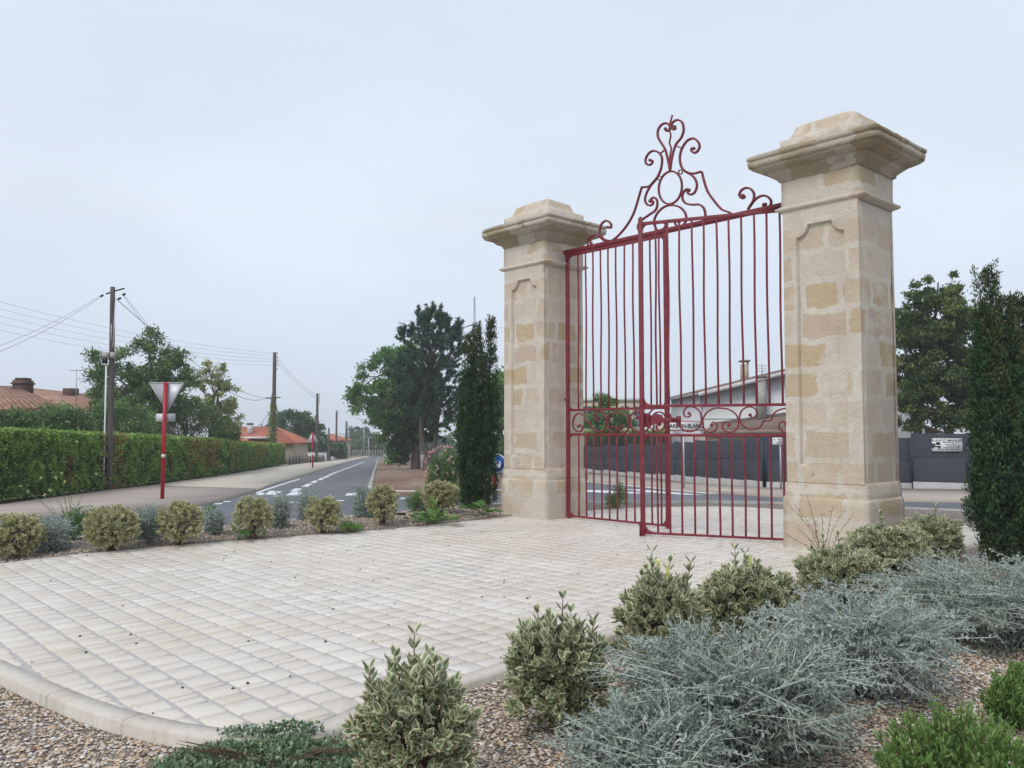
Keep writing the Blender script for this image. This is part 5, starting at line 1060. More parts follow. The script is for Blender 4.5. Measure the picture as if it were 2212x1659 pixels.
# ground floor annexe roof in front
ya = -3.2
A0_, A1, A2, A3 = L3(1519, 932, Y + ya), L3(1760, 932, Y + ya), L3(1760, 886, Y - .1), L3(1546, 912, Y - .1)
quadroof('annexe_roof', [[A0_, A1, A2 + [0, 0, .1], A3]], TILEG, t, .14)
MB().prism([(A0_[0] + .3, ya + .3, -.5), (A1[0], ya + .3, -.5), (A1[0], ya + .3, A0_[2] - .12), (A0_[0] + .3, ya + .3, A0_[2] - .12)], (0, -ya - .32, 0)).build('annexe_wall', RENDERB, t)
for px in (1545, 1600, 1660): p = L3(px, 945, Y + ya); window(t, p[0], 1.1, 1.95, .9, ya + .28)
def house(label, Yh, roof, walls, wm, rm, depth, name='house', bpx=None, extra=None):
    b0 = gb(bpx, Yh); t = thing(name, label, 'house', b0, 0)
    f = lambda x, y, yy=Yh: AT(x, y, yy) - b0
    return t, f
# left houses
t, f = house('low house with long pink tiled hip roof at the left edge', 39., None, None, None, None, 8, 'bungalow', 60)
E0, E1, R0, R1_ = f(-300, 893), f(137, 878), f(-200, 826.5, 43.), f(32, 834, 43.); Bk = f(137, 878, 47.)
quadroof('roof', [[E0, E1, R1_, R0], [E1, (Bk[0], 8., E1[2]), R1_]], TILE, t); MB().bx(E0[0] + 1, E1[0] - .4, .4, 7.5, -.5, E1[2] - .2).build('wall', RENDERB, t)
a, c = f(32, 817, 42.6), f(60, 850, 42.6); b = MB(); b.bx(a[0], c[0], 3.4, 4.1, c[2] - .3, a[2] - .1); o = b.build('chimney', BRICK, t); q = MB(); q.bx(a[0] - .06, c[0] + .06, 3.34, 4.16, a[2] - .3, a[2] - .22); q.bx(a[0] + .06, c[0] - .06, 3.5, 4.0, a[2] - .1, a[2] + .02); q.build('chimney_pot', BRICK, o)
t, f = house('farther wing with weathered tiled roof ending behind the utility pole', 47., None, None, None, None, 8, 'bungalow', 150)
E0, E1, R0, R1_ = f(40, 893), f(250, 890), f(30, 834, 52.), f(212, 853, 52.)
quadroof('roof', [[E0, E1, R1_, R0], [R0, R1_, (E1[0], 10., E1[2]), (E0[0], 10., E0[2])]], TILE, t); MB().bx(E0[0] + .5, E1[0] - .4, .4, 9.5, -.5, E1[2] - .2).build('wall', RENDERB, t)
a, c = f(141, 839, 51.), f(163, 856, 51.); o = MB().bx(a[0], c[0], 3.7, 4.4, c[2] - .3, a[2]).build('chimney', BRICK, t)
p0, p1 = f(165, 797, 48.), f(165, 856, 48.); b = MB(); b.tube([p1 - [0, 0, .6], p0], .025, 5); b.tube([p0 - [.35, 0, .1], p0 + [.35, 0, -.08]], .018, 4); b.tube([p0 - [0, 0, .55], p0 + [1.0, 0, -.6]], .018, 4)
for dx in (-.3, -.1, .1, .3): b.tube([p0 + [dx, -.2, -.09], p0 + [dx, .2, -.09]], .01, 4)
b.build('aerial', GALV, t)
t, f = house('small house with a plain orange tiled roof beyond the hedges', 86., None, None, None, None, 8, 'bungalow', 570)
E0, E1, R0, R1_ = f(500, 956), f(637.5, 956.5), f(515, 921.5, 90.), f(598, 921.5, 90.)
quadroof('roof', [[E0, E1, R1_, R0], [E1, (E1[0], 8., E1[2]), R1_], [E0, R0, (E0[0], 8., E0[2])], [(E1[0], 8., E1[2]), (E0[0], 8., E0[2]), R0, R1_]], TILEO, t); MB().bx(E0[0] + .5, E1[0] - .5, .5, 7.5, -.5, E1[2] - .15).build('wall', RENDERB, t)
a, c = f(520, 944, 84.5), f(582, 947.5, 84.5); MB().bx(a[0], c[0], -1.5, 1.2, c[2], a[2]).build('awning', WHITEP, t)
a, c = f(534, 919, 88.), f(543, 932, 88.); o = MB().bx(a[0], c[0], 2, 2.5, c[2] - .3, a[2]).build('chimney', RENDERW, t); MB().bx(a[0] - .05, c[0] + .05, 1.95, 2.55, a[2] + .05, a[2] + .25).build('chimney_pot', BRICK, o)
for px in (560, 580): p = f(px, 955); window(t, p[0], p[2] - .9, p[2] - .15, 1.0, .48)
t, f = house('far house with two orange roof slopes between the street poles', 150., None, None, None, None, 8, 'bungalow', 725)
E0, E1, R0, R1_ = f(698, 951), f(746, 951), f(711, 936.5, 154.), f(716, 936.5, 154.)
quadroof('roof', [[E0, E1, R1_, R0], [E1, (E1[0], 8., E1[2]), R1_], [E0, R0, (E0[0], 8., E0[2])]], TILEO, t); MB().bx(E0[0] + .3, E1[0] - .5, .5, 7.5, -3, E1[2] - .15).build('wall', RENDERB, t)
t, f = house('cream flat roofed block behind the small light tree', 95., None, None, None, None, 8, 'apartment_block', 1330)
a, c = f(1262, 866), f(1390, 960); MB().bx(a[0], c[0], 0, 12, -1, a[2]).build('wall', RENDERY, t); MB().bx(a[0] - .2, c[0] + .2, -.2, 12.2, a[2], a[2] + .3).build('parapet', RENDERW, t)
for r_ in range(2):
    for px in (1268, 1292, 1349, 1378): p = f(px, 888 + r_ * 24); window(t, p[0], p[2] - .6, p[2] + .6, 1.1, -.02)
t, f = house('distant low house with an orange roof left of the pale house, seen through the gate', 75., None, None, None, None, 8, 'bungalow', 1490)
a, c = f(1440, 910), f(1516, 910); r0, r1 = f(1455, 893, 79.), f(1510, 893, 79.); quadroof('roof', [[a, c, r1, r0], [r0, r1, (c[0], 8, c[2]), (a[0], 8, a[2])]], TILEO, t); MB().bx(a[0] + .2, c[0] - .2, .3, 7.6, -.5, a[2] - .1).build('wall', RENDERY, t)
t, f = house('beige gabled house end between the near pillar and the turning tree', 48., None, None, None, None, 8, 'house', 1960)
a, ap_, c = f(1860, 926), f(1930, 894), f(2030, 932); MB().prism([(a[0] + .2, 0, -.5), (c[0] - .2, 0, -.5), (c[0] - .2, 0, c[2] - .1), (ap_[0], 0, ap_[2] - .15), (a[0] + .2, 0, a[2] - .1)], (0, 8, 0)).build('wall', RENDERB, t)
quadroof('roof', [[(a[0], -.4, a[2]), (ap_[0], -.4, ap_[2]), (ap_[0], 8.3, ap_[2]), (a[0], 8.3, a[2])], [(ap_[0], -.4, ap_[2]), (c[0], -.4, c[2]), (c[0], 8.3, c[2]), (ap_[0], 8.3, ap_[2])]], TILEG, t)
# ================================================================ FENCE
def fence(label, pts, h0, h1, plinth, group):
    b0 = np.array(pts[0]); t = thing('panel_fence', label, 'fence', b0, 0, group)
    for i in range(len(pts) - 1):
        a, c = np.array(pts[i]) - b0, np.array(pts[i + 1]) - b0; d = c - a; L = np.linalg.norm(d[:2]); u = np.array([d[0] / L, d[1] / L, 0]); nr = np.array([-u[1], u[0], 0]); z = min(a[2], c[2]); H = h0 + (h1 - h0) * (i / max(1, len(pts) - 2))
        P = lambda s, o, zz: u * s + nr * o + a * [1, 1, 0] + [0, 0, zz]
        MB().prism([P(0, -.09, z - .3), P(L, -.09, z - .3), P(L, .09, z - .3), P(0, .09, z - .3)], (0, 0, plinth + .3)).build('plinth', WHITEC, t, bevel=.01)
        zm = z + plinth + (H - plinth) * .5
        MB().prism([P(.03, -.015, z + plinth), P(L - .03, -.015, z + plinth), P(L - .03, .015, z + plinth), P(.03, .015, z + plinth)], (0, 0, H - plinth - .02)).build('backing_panel', POSTD, t)
        for z0, z1, o_ in ((z + plinth + .01, zm - .008, .0), (zm + .008, z + H, .004)):
            MB().prism([P(.03, -.03 + o_, z0), P(L - .03, -.03 + o_, z0), P(L - .03, .03 + o_, z0), P(.03, .03 + o_, z0)], (0, 0, z1 - z0)).build('panel', FENCE, t, bevel=.004)
        for s in ([0] if i < len(pts) - 2 else [0, L]): MB().prism([P(s - .04, -.05, z - .02), P(s + .04, -.05, z - .02), P(s + .04, .05, z - .02), P(s - .04, .05, z - .02)], (0, 0, H + .04)).build('post', POSTD, t)
    return t
F0, F1 = GR(1258, 1020.5), GR(1656, 1055)
fp = [GR(1258, 1020.5), GR(1307, 1025.4), GR(1359, 1030.4), GR(1420, 1035.6), GR(1460, 1039), GR(1504.5, 1043.5), GR(1558, 1048), GR(1611, 1052), GR(1650, 1055.5)]
fence('long anthracite panel fence on a pale plinth, running away behind the gate', fp, 1.72, 1.98, .3, 'panel fences across the road')
fp = [GR(x, y) for x, y in ((1656, 1056), (1716, 1057), (1776, 1057.5), (1838, 1058), (1900, 1058.5), (1970, 1059))]
fence('anthracite fence section facing the viewer, mostly behind the near pillar', fp, 1.98, 1.93, .27, 'panel fences across the road')
fp = [GR(x, y) for x, y in ((1973, 1059.5), (2092, 1062), (2215, 1065), (2340, 1068))]
fs = fence('taller anthracite fence section carrying the white notice, left of the tall cypress', fp, 2.08, 2.08, .32, 'panel fences across the road')
# low white wall beyond
p = gb(1285, 57); MB_ = MB().bx(-1.2, .9, -.1, .1, -.5, 1.35); o = MB_.build('garden_wall', RENDERW, None, p); tag(o, 'short white wall behind the far end of the long fence', 'wall')
# ================================================================ SIGNS WITH WRITING
def text(s, size, mat_, parent, loc, rz=0., name='lettering', al='CENTER', bold=.0, sx=1.):
    c = bpy.data.curves.new(name, 'FONT'); c.body = s; c.size = size; c.align_x = al; c.align_y = 'CENTER'; c.extrude = .001; c.offset = bold
    o = bpy.data.objects.new('tmp', c); COL.objects.link(o); dg = bpy.context.evaluated_depsgraph_get(); me = bpy.data.meshes.new_from_object(o.evaluated_get(dg)); bpy.data.objects.remove(o)
    M = Matrix.Translation(loc) @ Matrix.Rotation(rz, 4, 'Z') @ Matrix.Rotation(R(90), 4, 'X') @ Matrix.Diagonal((sx, 1, 1, 1)); me.transform(M); me.name = name; me.materials.clear(); return link(name, me, mat_, parent)
def board(t, w, h, z, m, rz=0, th=.02, name='plate', y=0, r=.03, x=0):
    pts = []
    for cx_, cz, a0 in ((w / 2 - r, h / 2 - r, 0), (-w / 2 + r, h / 2 - r, 90), (-w / 2 + r, -h / 2 + r, 180), (w / 2 - r, -h / 2 + r, 270)):
        for a in (0, 30, 60, 90): q = R(a0 + a); pts.append((x + cx_ + r * math.cos(q), y, z + cz + r * math.sin(q)))
    return MB().prism(pts, (0, th, 0)).build(name, m, t)
# notice on the fence
fd = unit((fp[1] - fp[0])[:2]); ft, fz = onplane(2045, 961, fp[0][:2], fd); fq = fp[0][:2] + fd * ft; q = np.array([fq[0] + fd[1] * .04, fq[1] - fd[0] * .04, fz]); an = math.atan2(fd[1], fd[0])
t = thing('notice_board', 'white notice with dark writing and a small vehicle drawing, fixed to the tall fence section', 'notice', q - [0, .02, 0], an)
kk = q[1] / FPX; w, hh = 58.5 * kk, 28 * kk; board(t, w, hh, 0, WHITEP, y=-.03)
text('BLANCO MANUEL', .125, BLACK, t, (0, -.034, hh * .34), bold=.002)
for i, (lw, lx_) in enumerate(((.50, .12), (.36, .12), (.30, .14), (.40, .10), (.62, .0))):   # lines too faint to read in the photo
    b = MB(); zc = hh * (.19 - i * .135); x_ = w * (lx_ - lw / 2)
    while x_ < w * (lx_ + lw / 2): l_ = rng.uniform(.05, .16); b.bx(x_, x_ + l_, -.034, -.031, zc - .014, zc + .014); x_ += l_ + .03
    b.build('faint_writing', CABLE, t)
b = MB(); x0 = -w * .36; b.bx(x0 - .14, x0 - .02, -.036, -.03, -.03, .05); b.bx(x0 + .0, x0 + .14, -.036, -.03, .0, .1); b.bx(x0 - .16, x0 + .16, -.036, -.03, -.08, -.04)
for dx in (-.1, .1): b.tube([(x0 + dx, -.036, -.1), (x0 + dx, -.03, -.1)], .035, 10)
b.build('vehicle_drawing', BLACK, t)
# town sign
q = AT(1478, 920, 31.0); base = np.array([q[0], 31., float(zr(31))]); kk = 31 / FPX; w, hh = 86 * kk, 21 * kk; z = q[2] - base[2]
t = thing('town_sign', 'white town name sign with a red border, seen through the open gate leaf', 'town sign', base, R(4)); board(t, w, hh, z, REDB, y=-.03); board(t, w - .06, hh - .06, z, WHITEP, y=-.036, name='sign_face', r=.02)
text('CARBON-BLANC', .2, BLACK, t, (-.0, -.041, z - .005), bold=.006, sx=.88); 
for dx in (-w * .02,): MB().tube([(dx, .02, -.1), (dx, .02, z + hh * .3)], .035, 8).build('post', GALV, t)
board(t, .3, .1, z - .26, WHITEP, y=-.03, name='small_plate', x=-w * .36)
# small white sign by the fence
q = AT(1681, 953, 30.5); base = np.array([q[0], 30.5, float(zr(30.5)) + .09]); z = q[2] - base[2]
t = thing('street_sign', 'small white street sign on a grey post just left of the near pillar', 'sign', base, 0); board(t, .42, .26, z, WHITEP, y=-.03); MB().tube([(.08, .02, -.1), (.08, .02, z + .1)], .03, 8).build('post', GALV, t)
for dx, dz, l_ in ((.04, .07, .14), (.05, 0, .10), (.03, -.07, .22)):
    MB().bx(dx - l_ / 2, dx + l_ / 2, -.034, -.031, z + dz - .014, z + dz + .014).build('faint_writing', CABLE, t)
b = MB(); b.bx(-.16, -.12, -.034, -.031, z + .03, z + .09); b.build('emblem', MLEAFPLAIN, t)
# blue keep right sign
p = GR(1068.5, 1059.5, .09); t = thing('keep_right_sign', 'round blue sign with a white arrow, on a red post by the far pillar', 'road sign', p, 0)
cz = AT(1072, 1000.5, p[1])[2] - p[2]; dx = .06
def disc(r, y, m, nm, th=.012): a = np.arange(40) * math.pi / 20; return MB().prism(np.column_stack([dx + r * np.cos(a), np.full(40, y), cz + r * np.sin(a)]), (0, th, 0)).build(nm, m, t)
disc(.335, -.05, WHITEP, 'sign_rim'); disc(.295, -.056, BLUE, 'sign_face')
c45 = math.cos(R(-50)); s45 = math.sin(R(-50)); A_ = [(-.22, .035), (.06, .035), (-.05, .15), (.05, .15), (.22, 0), (.05, -.15), (-.05, -.15), (.06, -.035), (-.22, -.035)]
A_ = [(-.21, .03), (.10, .03), (-.0, .13), (.085, .13), (.215, 0), (.085, -.13), (-.0, -.13), (.10, -.03), (-.21, -.03)]
MB().prism([(dx + x * c45 - z_ * s45, -.06, cz + x * s45 + z_ * c45) for x, z_ in A_], (0, .006, 0)).build('arrow', WHITEP, t)
MB().tube([(0, 0, -.1), (0, 0, cz)], .055, 12).build('post', SIGNRED, t, smooth=True)
# give way sign from behind
p = GR(350.5, 1077.5, .1); Y = p[1]; t = thing('give_way_sign', 'triangular road sign seen from behind on a red post, with a small plate below', 'road sign', p, 0)
f = lambda x, y: AT(x, y, Y) - p
a_, b2, c2 = f(319, 825.5), f(397, 825.5), f(359.5, 891)
def rtri(A, B, C, r, y, th):
    V = [np.array(v) for v in (A, B, C)]; out = []
    for i in range(3):
        P0, P1, P2 = V[i - 1], V[i], V[(i + 1) % 3]; d0, d1 = unit(P0 - P1), unit(P2 - P1)
        for s in np.linspace(0, 1, 6): out.append(P1 + d0 * r * (1 - s) ** 2 + d1 * r * s ** 2)
    out = np.array(out); out[:, 1] = y; return MB().prism(out, (0, th, 0))
rtri(a_, b2, c2, .10, .06, .02).build('sign_back', SIGNBACK, t)
cen = (a_ + b2 + c2) / 3; b = rtri(a_, b2, c2, .10, .045, .02); 
rim = []; 
for A, B in ((a_, b2), (b2, c2), (c2, a_)): A2, B2 = A + (cen - A) * .06, B + (cen - B) * .06; rim.append(np.array([A2, B2]))
b = MB(); 
for r_ in rim: r_[:, 1] = .052; b.tube(r_, .011, 6)
b.build('sign_rim', SIGNBACK, t)
m_ = f(355.5, 902); board(t, 42 * Y / FPX, 17.5 * Y / FPX, m_[2], SIGNBACK, y=.06, name='small_plate', x=m_[0])
top = f(357.5, 826); b = MB(); b.tube([(0, 0, -.1), top * [.5, 0, .5], top * [1, 0, 1]], .055, 12); b.build('post', SIGNRED, t, smooth=True)
q = f(353, 985); MB().tube([q * [1, 0, 1] - [0, 0, .045], q * [1, 0, 1] + [0, 0, .045]], .0565, 12).build('reflective_band', WHITEP, t)
# far triangular sign
p = GR(675.5, 1010.5, .1); Y = p[1]; f = lambda x, y: AT(x, y, Y) - p
t = thing('warning_sign', 'distant triangular sign seen from behind on a red and white post', 'road sign', p, 0)
rtri(f(662, 955.5), f(688, 955.5), f(675, 933), .08, .05, .02).build('sign_back', SIGNBACK, t)
MB().tube([(0, 0, -.1), (f(675, 934) * [1, 0, 1])], .06, 8).build('post', SIGNRED, t); q = f(675.3, 980); MB().tube([q * [1, 0, 1] - [0, 0, .1], q * [1, 0, 1] + [0, 0, .1]], .063, 8).build('reflective_band', WHITEP, t)
# ================================================================ POLES, CABLES, LAMPS
def pole(label, xb, yb, xt, yt, Y, r=.12, ins=5, arm=False):
    b0 = AT(xb, yb, Y); t = thing('utility_pole', label, 'utility pole', b0, 0, 'wooden utility poles'); tp = AT(xt, yt, Y) - b0
    MB().tube(spline([(0, 0, -.3), tp * .5 + [.03, 0, 0], tp], 5), np.linspace(r * 1.15, r * .8, 11), 10).build('shaft', WOOD, t, smooth=True)
    for i in range(ins):
        z = tp * (1 - .035 * (i + .5)); b = MB(); b.tube([z, z + [.26, 0, 0], z + [.26, 0, .09]], .018, 5); b.tube([z + [.26, 0, .06], z + [.26, 0, .12], z + [.26, 0, .18]], [.03, .05, .02], 7); b.build('insulator', BLACK, t)
    return t, tp, b0
Y1 = 30.8; t, tp, p1 = pole('nearest utility pole with a pale cable guard and crossarm, in front of the hedge', 233.5, 1063, 243.5, 620, Y1, .105, 0)
f = lambda x, y, yy=Y1: AT(x, y, yy) - p1
b = MB(); b.tube([f(229, 635), f(246, 629), f(269, 623)], .028, 6); b.build('crossarm', BLACK, t)
for x, y in ((220, 639), (268, 636), (258, 645)): q = f(x, y); MB().tube([q - [.05, 0, .03], q + [.05, 0, .03]], .04, 7).build('insulator', BLACK, t)
b = MB(); b.tube([f(222.5, 1062, Y1 - .12), f(224.5, 1000, Y1 - .12), f(227, 900, Y1 - .14), f(229.5, 790, Y1 - .14)], .034, 6); b.build('cable_guard', WHITEP, t)
b = MB(); b.tube([f(243.5, 750, Y1 - .1), f(247, 690, Y1 - .1), f(249.5, 650, Y1 - .1)], .016, 5); b.tube([f(240, 735, Y1 - .13), f(240.5, 700, Y1 - .13)], .012, 5); b.build('cable_sleeve', WHITEP, t)
for x0, x1 in ((222, 235), (239, 249)): a, c = f(x0, 761, Y1 - .14), f(x1, 773.5, Y1 - .14); MB().bx(a[0], c[0], -.2, -.12, c[2], a[2]).build('band_plate', CONC, t)
a, c = f(227.5, 773), f(236, 786); MB().bx(a[0], c[0], -.24, -.12, c[2], a[2]).build('clamp_box', BLACK, t)
a, c = f(214, 953), f(226, 985); MB().bx(a[0], c[0], -.22, -.02, c[2], a[2]).build('junction_box', CONC, t, bevel=.01)
MB().tube([f(219, 1062), f(219.5, 985)], .05, 6).build('steel_post', GALV, t)
t, tp, p2 = pole('ivy clad leaning utility pole at the end of the farthest hedge', 588, 1004, 593.5, 761, 78., .2, 5)
f = lambda x, y, yy=78.: AT(x, y, yy) - p2
MB().tube([f(574, 859.5), f(606, 858.5)], .05, 6).build('crossarm', BLACK, t)
n = 2600; u = rng.random(n) ** .8; q = np.array([f(588.5, 972)]) * (1 - u)[:, None] + f(591, 860) * u[:, None] + rng.normal(size=(n, 3)) * np.column_stack([.22 * (1.1 - u * .7)] * 2 + [np.full(n, .2)]); leafobj('ivy', MLEAF['yellow'], t, [leafarr(q, rdir(n), .16, .12, rng.random(n) * .7, 'quad')])
pole('third utility pole, right of the triangular warning sign', 683.5, 998, 685.5, 850, 97., .17, 5)
pole('short utility pole between the third and fourth poles', 709.8, 996, 710.2, 924, 105., .12, 0)
pole('fourth utility pole, left of the bus shelter', 725.5, 993, 727, 887, 133., .17, 5)
pole('farthest utility pole, right behind the bus shelter', 747, 989, 748, 910, 150., .17, 4)
def cable(label, a, b_, sag, r=.012, n=14, sub=None):
    a = np.array(a); b_ = np.array(b_); tt = np.linspace(0, 1, n)[:, None]; P = (b_ - a) * tt - [0, 0, 1] * (sag * 4 * tt * (1 - tt)); o = MB().tube(P, r, 4).build('overhead_cable', CABLE, None, a); tag(o, label, 'cable', 'overhead cables')
cable('upper of the two cables falling left from the nearest pole', AT(220, 637, Y1), AT(-260, 825, 22), .35, .006); cable('lower of the two cables falling left from the nearest pole', AT(220, 640, Y1), AT(-260, 838, 22), .42, .007)
cable('heavy cable running down from the nearest pole to the leaning pole', AT(250, 645, Y1), AT(589, 862, 78), .9, .016)
cable('left thin cable leaving the nearest pole arm towards the trees', AT(263, 634, Y1), AT(420, 822, 60), .3, .008); cable('right thin cable leaving the nearest pole arm towards the trees', AT(267, 636, Y1), AT(428, 818, 60), .2, .008)
for i, (y0, y1) in enumerate([(648, 766), (663, 772), (679, 778), (694, 784), (710, 791)]):
    cable(['top', 'second', 'middle', 'fourth', 'lowest'][i] + ' of the five thin parallel cables behind the nearest pole', AT(-30, y0 - 4, 62), AT(594, y1 - 2, 78), .55 + .03 * i, .009)
    
for i, (y0, y1) in enumerate([(772, 856), (782, 862)]): cable(['upper', 'lower'][i] + ' thin cable from the leaning pole to the third pole', AT(597, y0, 78), AT(686, y1, 97), .3, .018)
cable('looping cable from the leaning pole down to the orange roofed house', AT(588, 880, 78), AT(520, 921, 82), 1.0, .03); cable('sagging cable from the yellow tree to the leaning pole arm', AT(500, 848, 60), AT(575, 860, 78), .35, .02)
cable('flat cable from the fourth pole to the far lamp', AT(727, 935, 133), AT(786, 940, 170), .1, .03)
# street lamps
def lamp(label, px, yb, yt, Y, heads, r=.07, m=GALV):
    b0 = AT(px, yb, Y); t = thing('street_lamp', label, 'street lamp', b0, 0, 'street lamps'); tp = AT(px, yt, Y) - b0
    MB().tube([(0, 0, -.3), tp * .5, tp], [r * 1.2, r, r * .7], 8).build('mast', m, t, smooth=True)
    for hx, hy in heads:
        q = (AT(hx, hy, Y) - b0); MB().tube(spline([tp * [1, 1, .985], tp * .35 + q * .65 - [0, 0, 0], q], 3), r * .5, 6).build('arm', m, t)
        d = unit(q - tp); L = .75; c = q + d * L * .3; P = [c - d * L * .5 + [0, 0, .03], c + [0, 0, .10], c + d * L * .55 + [0, 0, .02], c + [0, 0, -.03]]
        MB().prism(np.array(P) + [0, -.12, 0], (0, .24, 0)).build('lamp_head', CONC, t, bevel=.02)
lamp('tall double armed street lamp whose mast is hidden by the pine', 943, 1012, 722, 62., [(876, 702), (1014, 704)], .11)
lamp('far street lamp with one arm to the left, in front of the misty conifer', 786, 985, 906, 165., [(775, 905)], .09)
lamp('thin far street lamp right of the farthest utility pole', 753.5, 985, 921, 160., [(758, 921)], .08)
lamp('small far street lamp at the end of the street', 796.5, 987, 945, 170., [(792, 945), (800, 945)], .09)
lamp('distant double street lamp seen through the open gate leaf', 1463, 940, 857, 85., [(1457, 858), (1469, 858)], .05)
p = gb(1025, 46); tp = AT(1025, 641, 46) - p; t = thing('lighting_mast', 'tall thin grey mast rising behind the dark cypress', 'mast', p, 0); MB().tube([(0, 0, -.3), tp], [.10, .05], 8).build('shaft', GALV, t, smooth=True)
# ================================================================ STREET FURNITURE FAR OFF
def bollard(p):
    t = thing('bollard', 'dark wooden bollard standing in the row along the pale wall', 'bollard', p, 0, 'wooden bollards in a row'); b = MB(); b.prism([(-.1, -.09, -.1), (.1, -.09, -.1), (.09, -.09, .62), (0, -.09, .78), (-.09, -.09, .62)], (0, .18, 0)); b.build('post', WOOD, t, bevel=.01); MB().bx(-.102, .102, -.095, .095, .56, .60).build('band', GALV, t)
    return t
a, c = GR(626, 1004.5, .09), GR(699, 996, .09); bl0 = bollard(a)
ORD = 'first second third fourth fifth sixth seventh eighth ninth tenth eleventh twelfth thirteenth last'.split(); bl0['label'] = 'first wooden bollard at the hedge end of the row along the pale wall'
for i in range(1, 14):
    u = 1 - (1 - i / 13) ** 1.0; q = bl0.copy(); COL.objects.link(q); q.location = tuple(a + (c - a) * u)
    q['label'] = ORD[i] + ' wooden bollard from the hedge end in the row along the pale wall'
    for ch in list(bl0.children): w = ch.copy(); COL.objects.link(w); w.parent = q
p = gb(663, 108); t = thing('boundary_wall', 'long pale wall behind the wooden bollards', 'wall', p, 0); k = 108 / FPX; z1 = AT(0, 978, 108)[2] - p[2]; MB().bx((615 - 663) * k, (707 - 663) * k, -.1, .1, -.5, z1).build('wall', RENDERW, t); MB().bx((614.8 - 663) * k, (707.2 - 663) * k, -.14, .14, z1, z1 + .08).build('coping', WHITEC, t)
p = gb(636, 109); t = thing('white_gate', 'white panelled gate above the start of the pale wall', 'gate', p, 0); k = 109 / FPX; z0, z1 = AT(0, 977, 109)[2] - p[2], AT(0, 964, 109)[2] - p[2]
for i in range(3): MB().bx((619 - 636 + i * 11) * k, (629.5 - 636 + i * 11) * k, -.05, .05, 0, z1).build('panel', WHITEP, t)
p = gb(716, 128); t = thing('boundary_wall', 'short pale wall with dark fencing on top, left of the bus shelter', 'wall', p, 0); k = 128 / FPX; z1 = AT(0, 983, 128)[2] - p[2]; MB().bx((706 - 716) * k, (728 - 716) * k, -.1, .1, -.5, z1).build('wall', RENDERW, t); MB().bx((706 - 716) * k, (728 - 716) * k, -.05, .05, z1, z1 + .5).build('panel', BRICK, t)
p = AT(739, 993.5, 124); t = thing('bus_shelter', 'glass bus shelter with a white roof beside the far pavement', 'bus shelter', p, 0); k = 124 / FPX
MB().bx(-11 * k, 10.5 * k, -.6, .8, 2.0, 2.1).build('roof', WHITEP, t)
for dx in (-9.7, 9.7): MB().bx(dx * k - .05, dx * k + .05, -.5, -.4, 0, 2.0).build('post', BLACK, t)
for y in (.7,): MB().bx(-9.5 * k, 9.5 * k, y, y + .03, .15, 1.95).build('back_panel', GLASS, t)
MB().bx(-6.8 * k, 6.8 * k, .62, .68, .4, 1.6).build('poster', plain('pale green poster', (.22, .28, .24), .5, .5, 1.2), t)
MB().bx(-7 * k, 7 * k, .1, .45, .42, .48).build('bench', WOOD, t)
# van far down the street
p = AT(837, 989, 140); k = 140 / FPX; t = thing('white_van', 'white van with a dark windscreen parked at the far end beside the median', 'van', p, 0)
w = 16 * k / 2 * 1.15; H = 19.5 * k
MB().prism([(-w, 0, .2), (w, 0, .2), (w, 0, H * .48), (w * .9, .25, H * .92), (w * .7, .3, H), (-w * .7, .3, H), (-w * .9, .25, H * .92), (-w, 0, H * .48)], (0, 4, 0)).build('body', WHITEP, t, bevel=.05)
MB().prism([(-w * .86, -.03, H * .5), (w * .86, -.03, H * .5), (w * .8, .18, H * .86), (-w * .8, .18, H * .86)], (0, .1, 0)).build('windscreen', GLASS, t)
for sx in (-1, 1):
    MB().tube([(sx * w * .82, -.02, H * .36), (sx * w * .82, -.06, H * .36)], .1, 10).build('headlight', GLASS, t); MB().tube([(sx * w * .85 - .1, .7, .3), (sx * w * .85 + .1, .7, .3)], .3, 14).build('wheel', BLACK, t)
MB().bx(-.26, .26, -.05, -.02, .3, .42).build('number_plate', WHITEP, t)
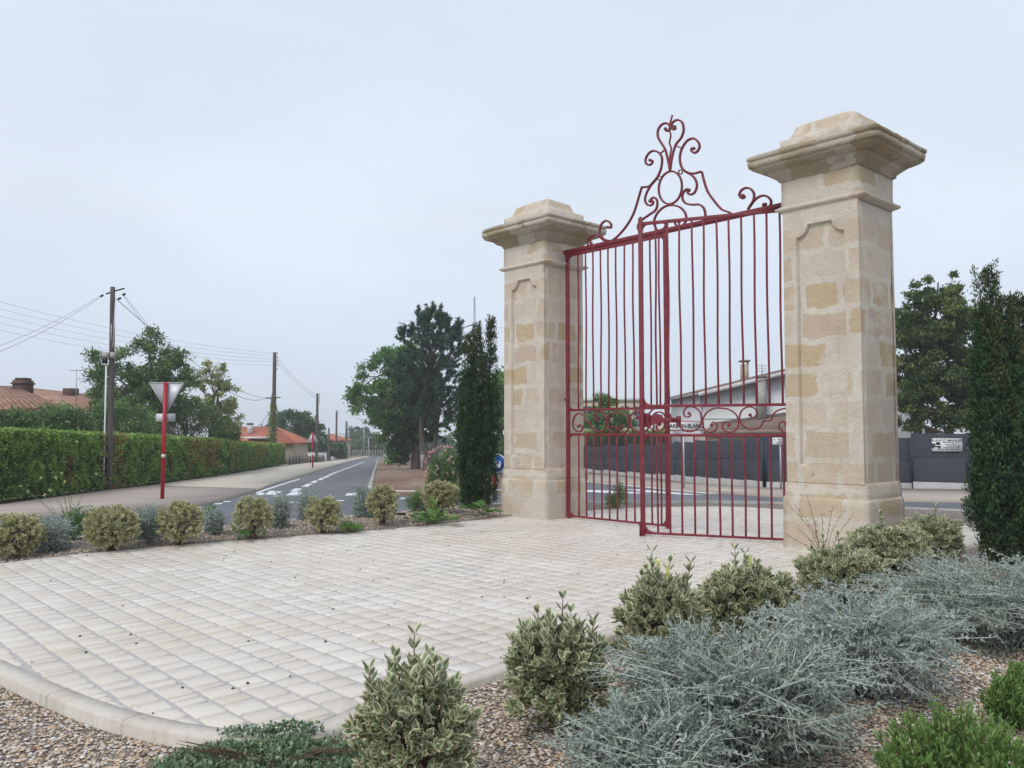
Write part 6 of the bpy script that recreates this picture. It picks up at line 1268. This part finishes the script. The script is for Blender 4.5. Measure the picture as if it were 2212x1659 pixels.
# low far railing across the end of the street
p = AT(812, 986, 175); k = 175 / FPX; t = thing('metal_railing', 'pale railing with posts closing the far end of the street', 'railing', p, 0)
for z in (.5, 1.1): MB().bx(-50 * k, 16 * k, -.03, .03, z, z + .08).build('rail', CONC, t)
for i in range(12): MB().bx((-50 + i * 6) * k, (-50 + i * 6) * k + .12, -.06, .06, 0, 1.3).build('post', CONC, t)
# manhole covers and drain
for (x, y, w, d, lb) in [(730/2.2*1 , 0, 0, 0, '')][:0]: pass
def cover(label, x, y, w, d, dz=.105, m=KGREY):
    p = GR(x, y, dz) if y < 1110 else G(x, y, .004); k = p[1] / FPX; r = w / 2 * k; a = np.arange(24) * math.pi / 12; o = MB().prism(np.column_stack([r * np.cos(a), r * np.sin(a), np.zeros(24)]), (0, 0, .006)).build('manhole_cover', m, None, p); tag(o, label, 'manhole cover')
cover('dark manhole cover on the cream pavement behind the red sign post', 422, 1038.6, 22, 0); cover('dark manhole cover on the cream pavement near the second hedge', 556, 1028.2, 22, 0); cover('grey cover set in the paving at the foot of the far pillar', 1061, 1118.8, 16, 0)
p = gbase(848, 1122); o = MB().tube([(-.3, 0, .06), (-.1, .02, .1), (.22, .05, .09)], .022, 6).build('irrigation_pipe', BLACK, None, p); tag(o, 'short black irrigation pipe poking out of the gravel at the paving edge', 'pipe')
# ================================================================ AIR
def haze(N): return N.n('VolumePrincipled', {'Color': (.85, .9, .97, 1), 'Density': HZ, 'Anisotropy': .2}).outputs[0]
HZ = .001
m = bpy.data.materials.new('misty air'); m.use_nodes = True; T_ = m.node_tree; T_.nodes.clear(); oo = T_.nodes.new('ShaderNodeOutputMaterial'); vv = T_.nodes.new('ShaderNodeVolumePrincipled')
vv.inputs['Color'].default_value = (.975, .985, 1, 1); vv.inputs['Density'].default_value = HZ; T_.links.new(vv.outputs[0], oo.inputs['Volume'])
tag(MB().bx(-620, 620, -30, 620, -8, 16).build('haze', m), 'thin misty air fading the far end of the street', 'haze', kind='stuff')
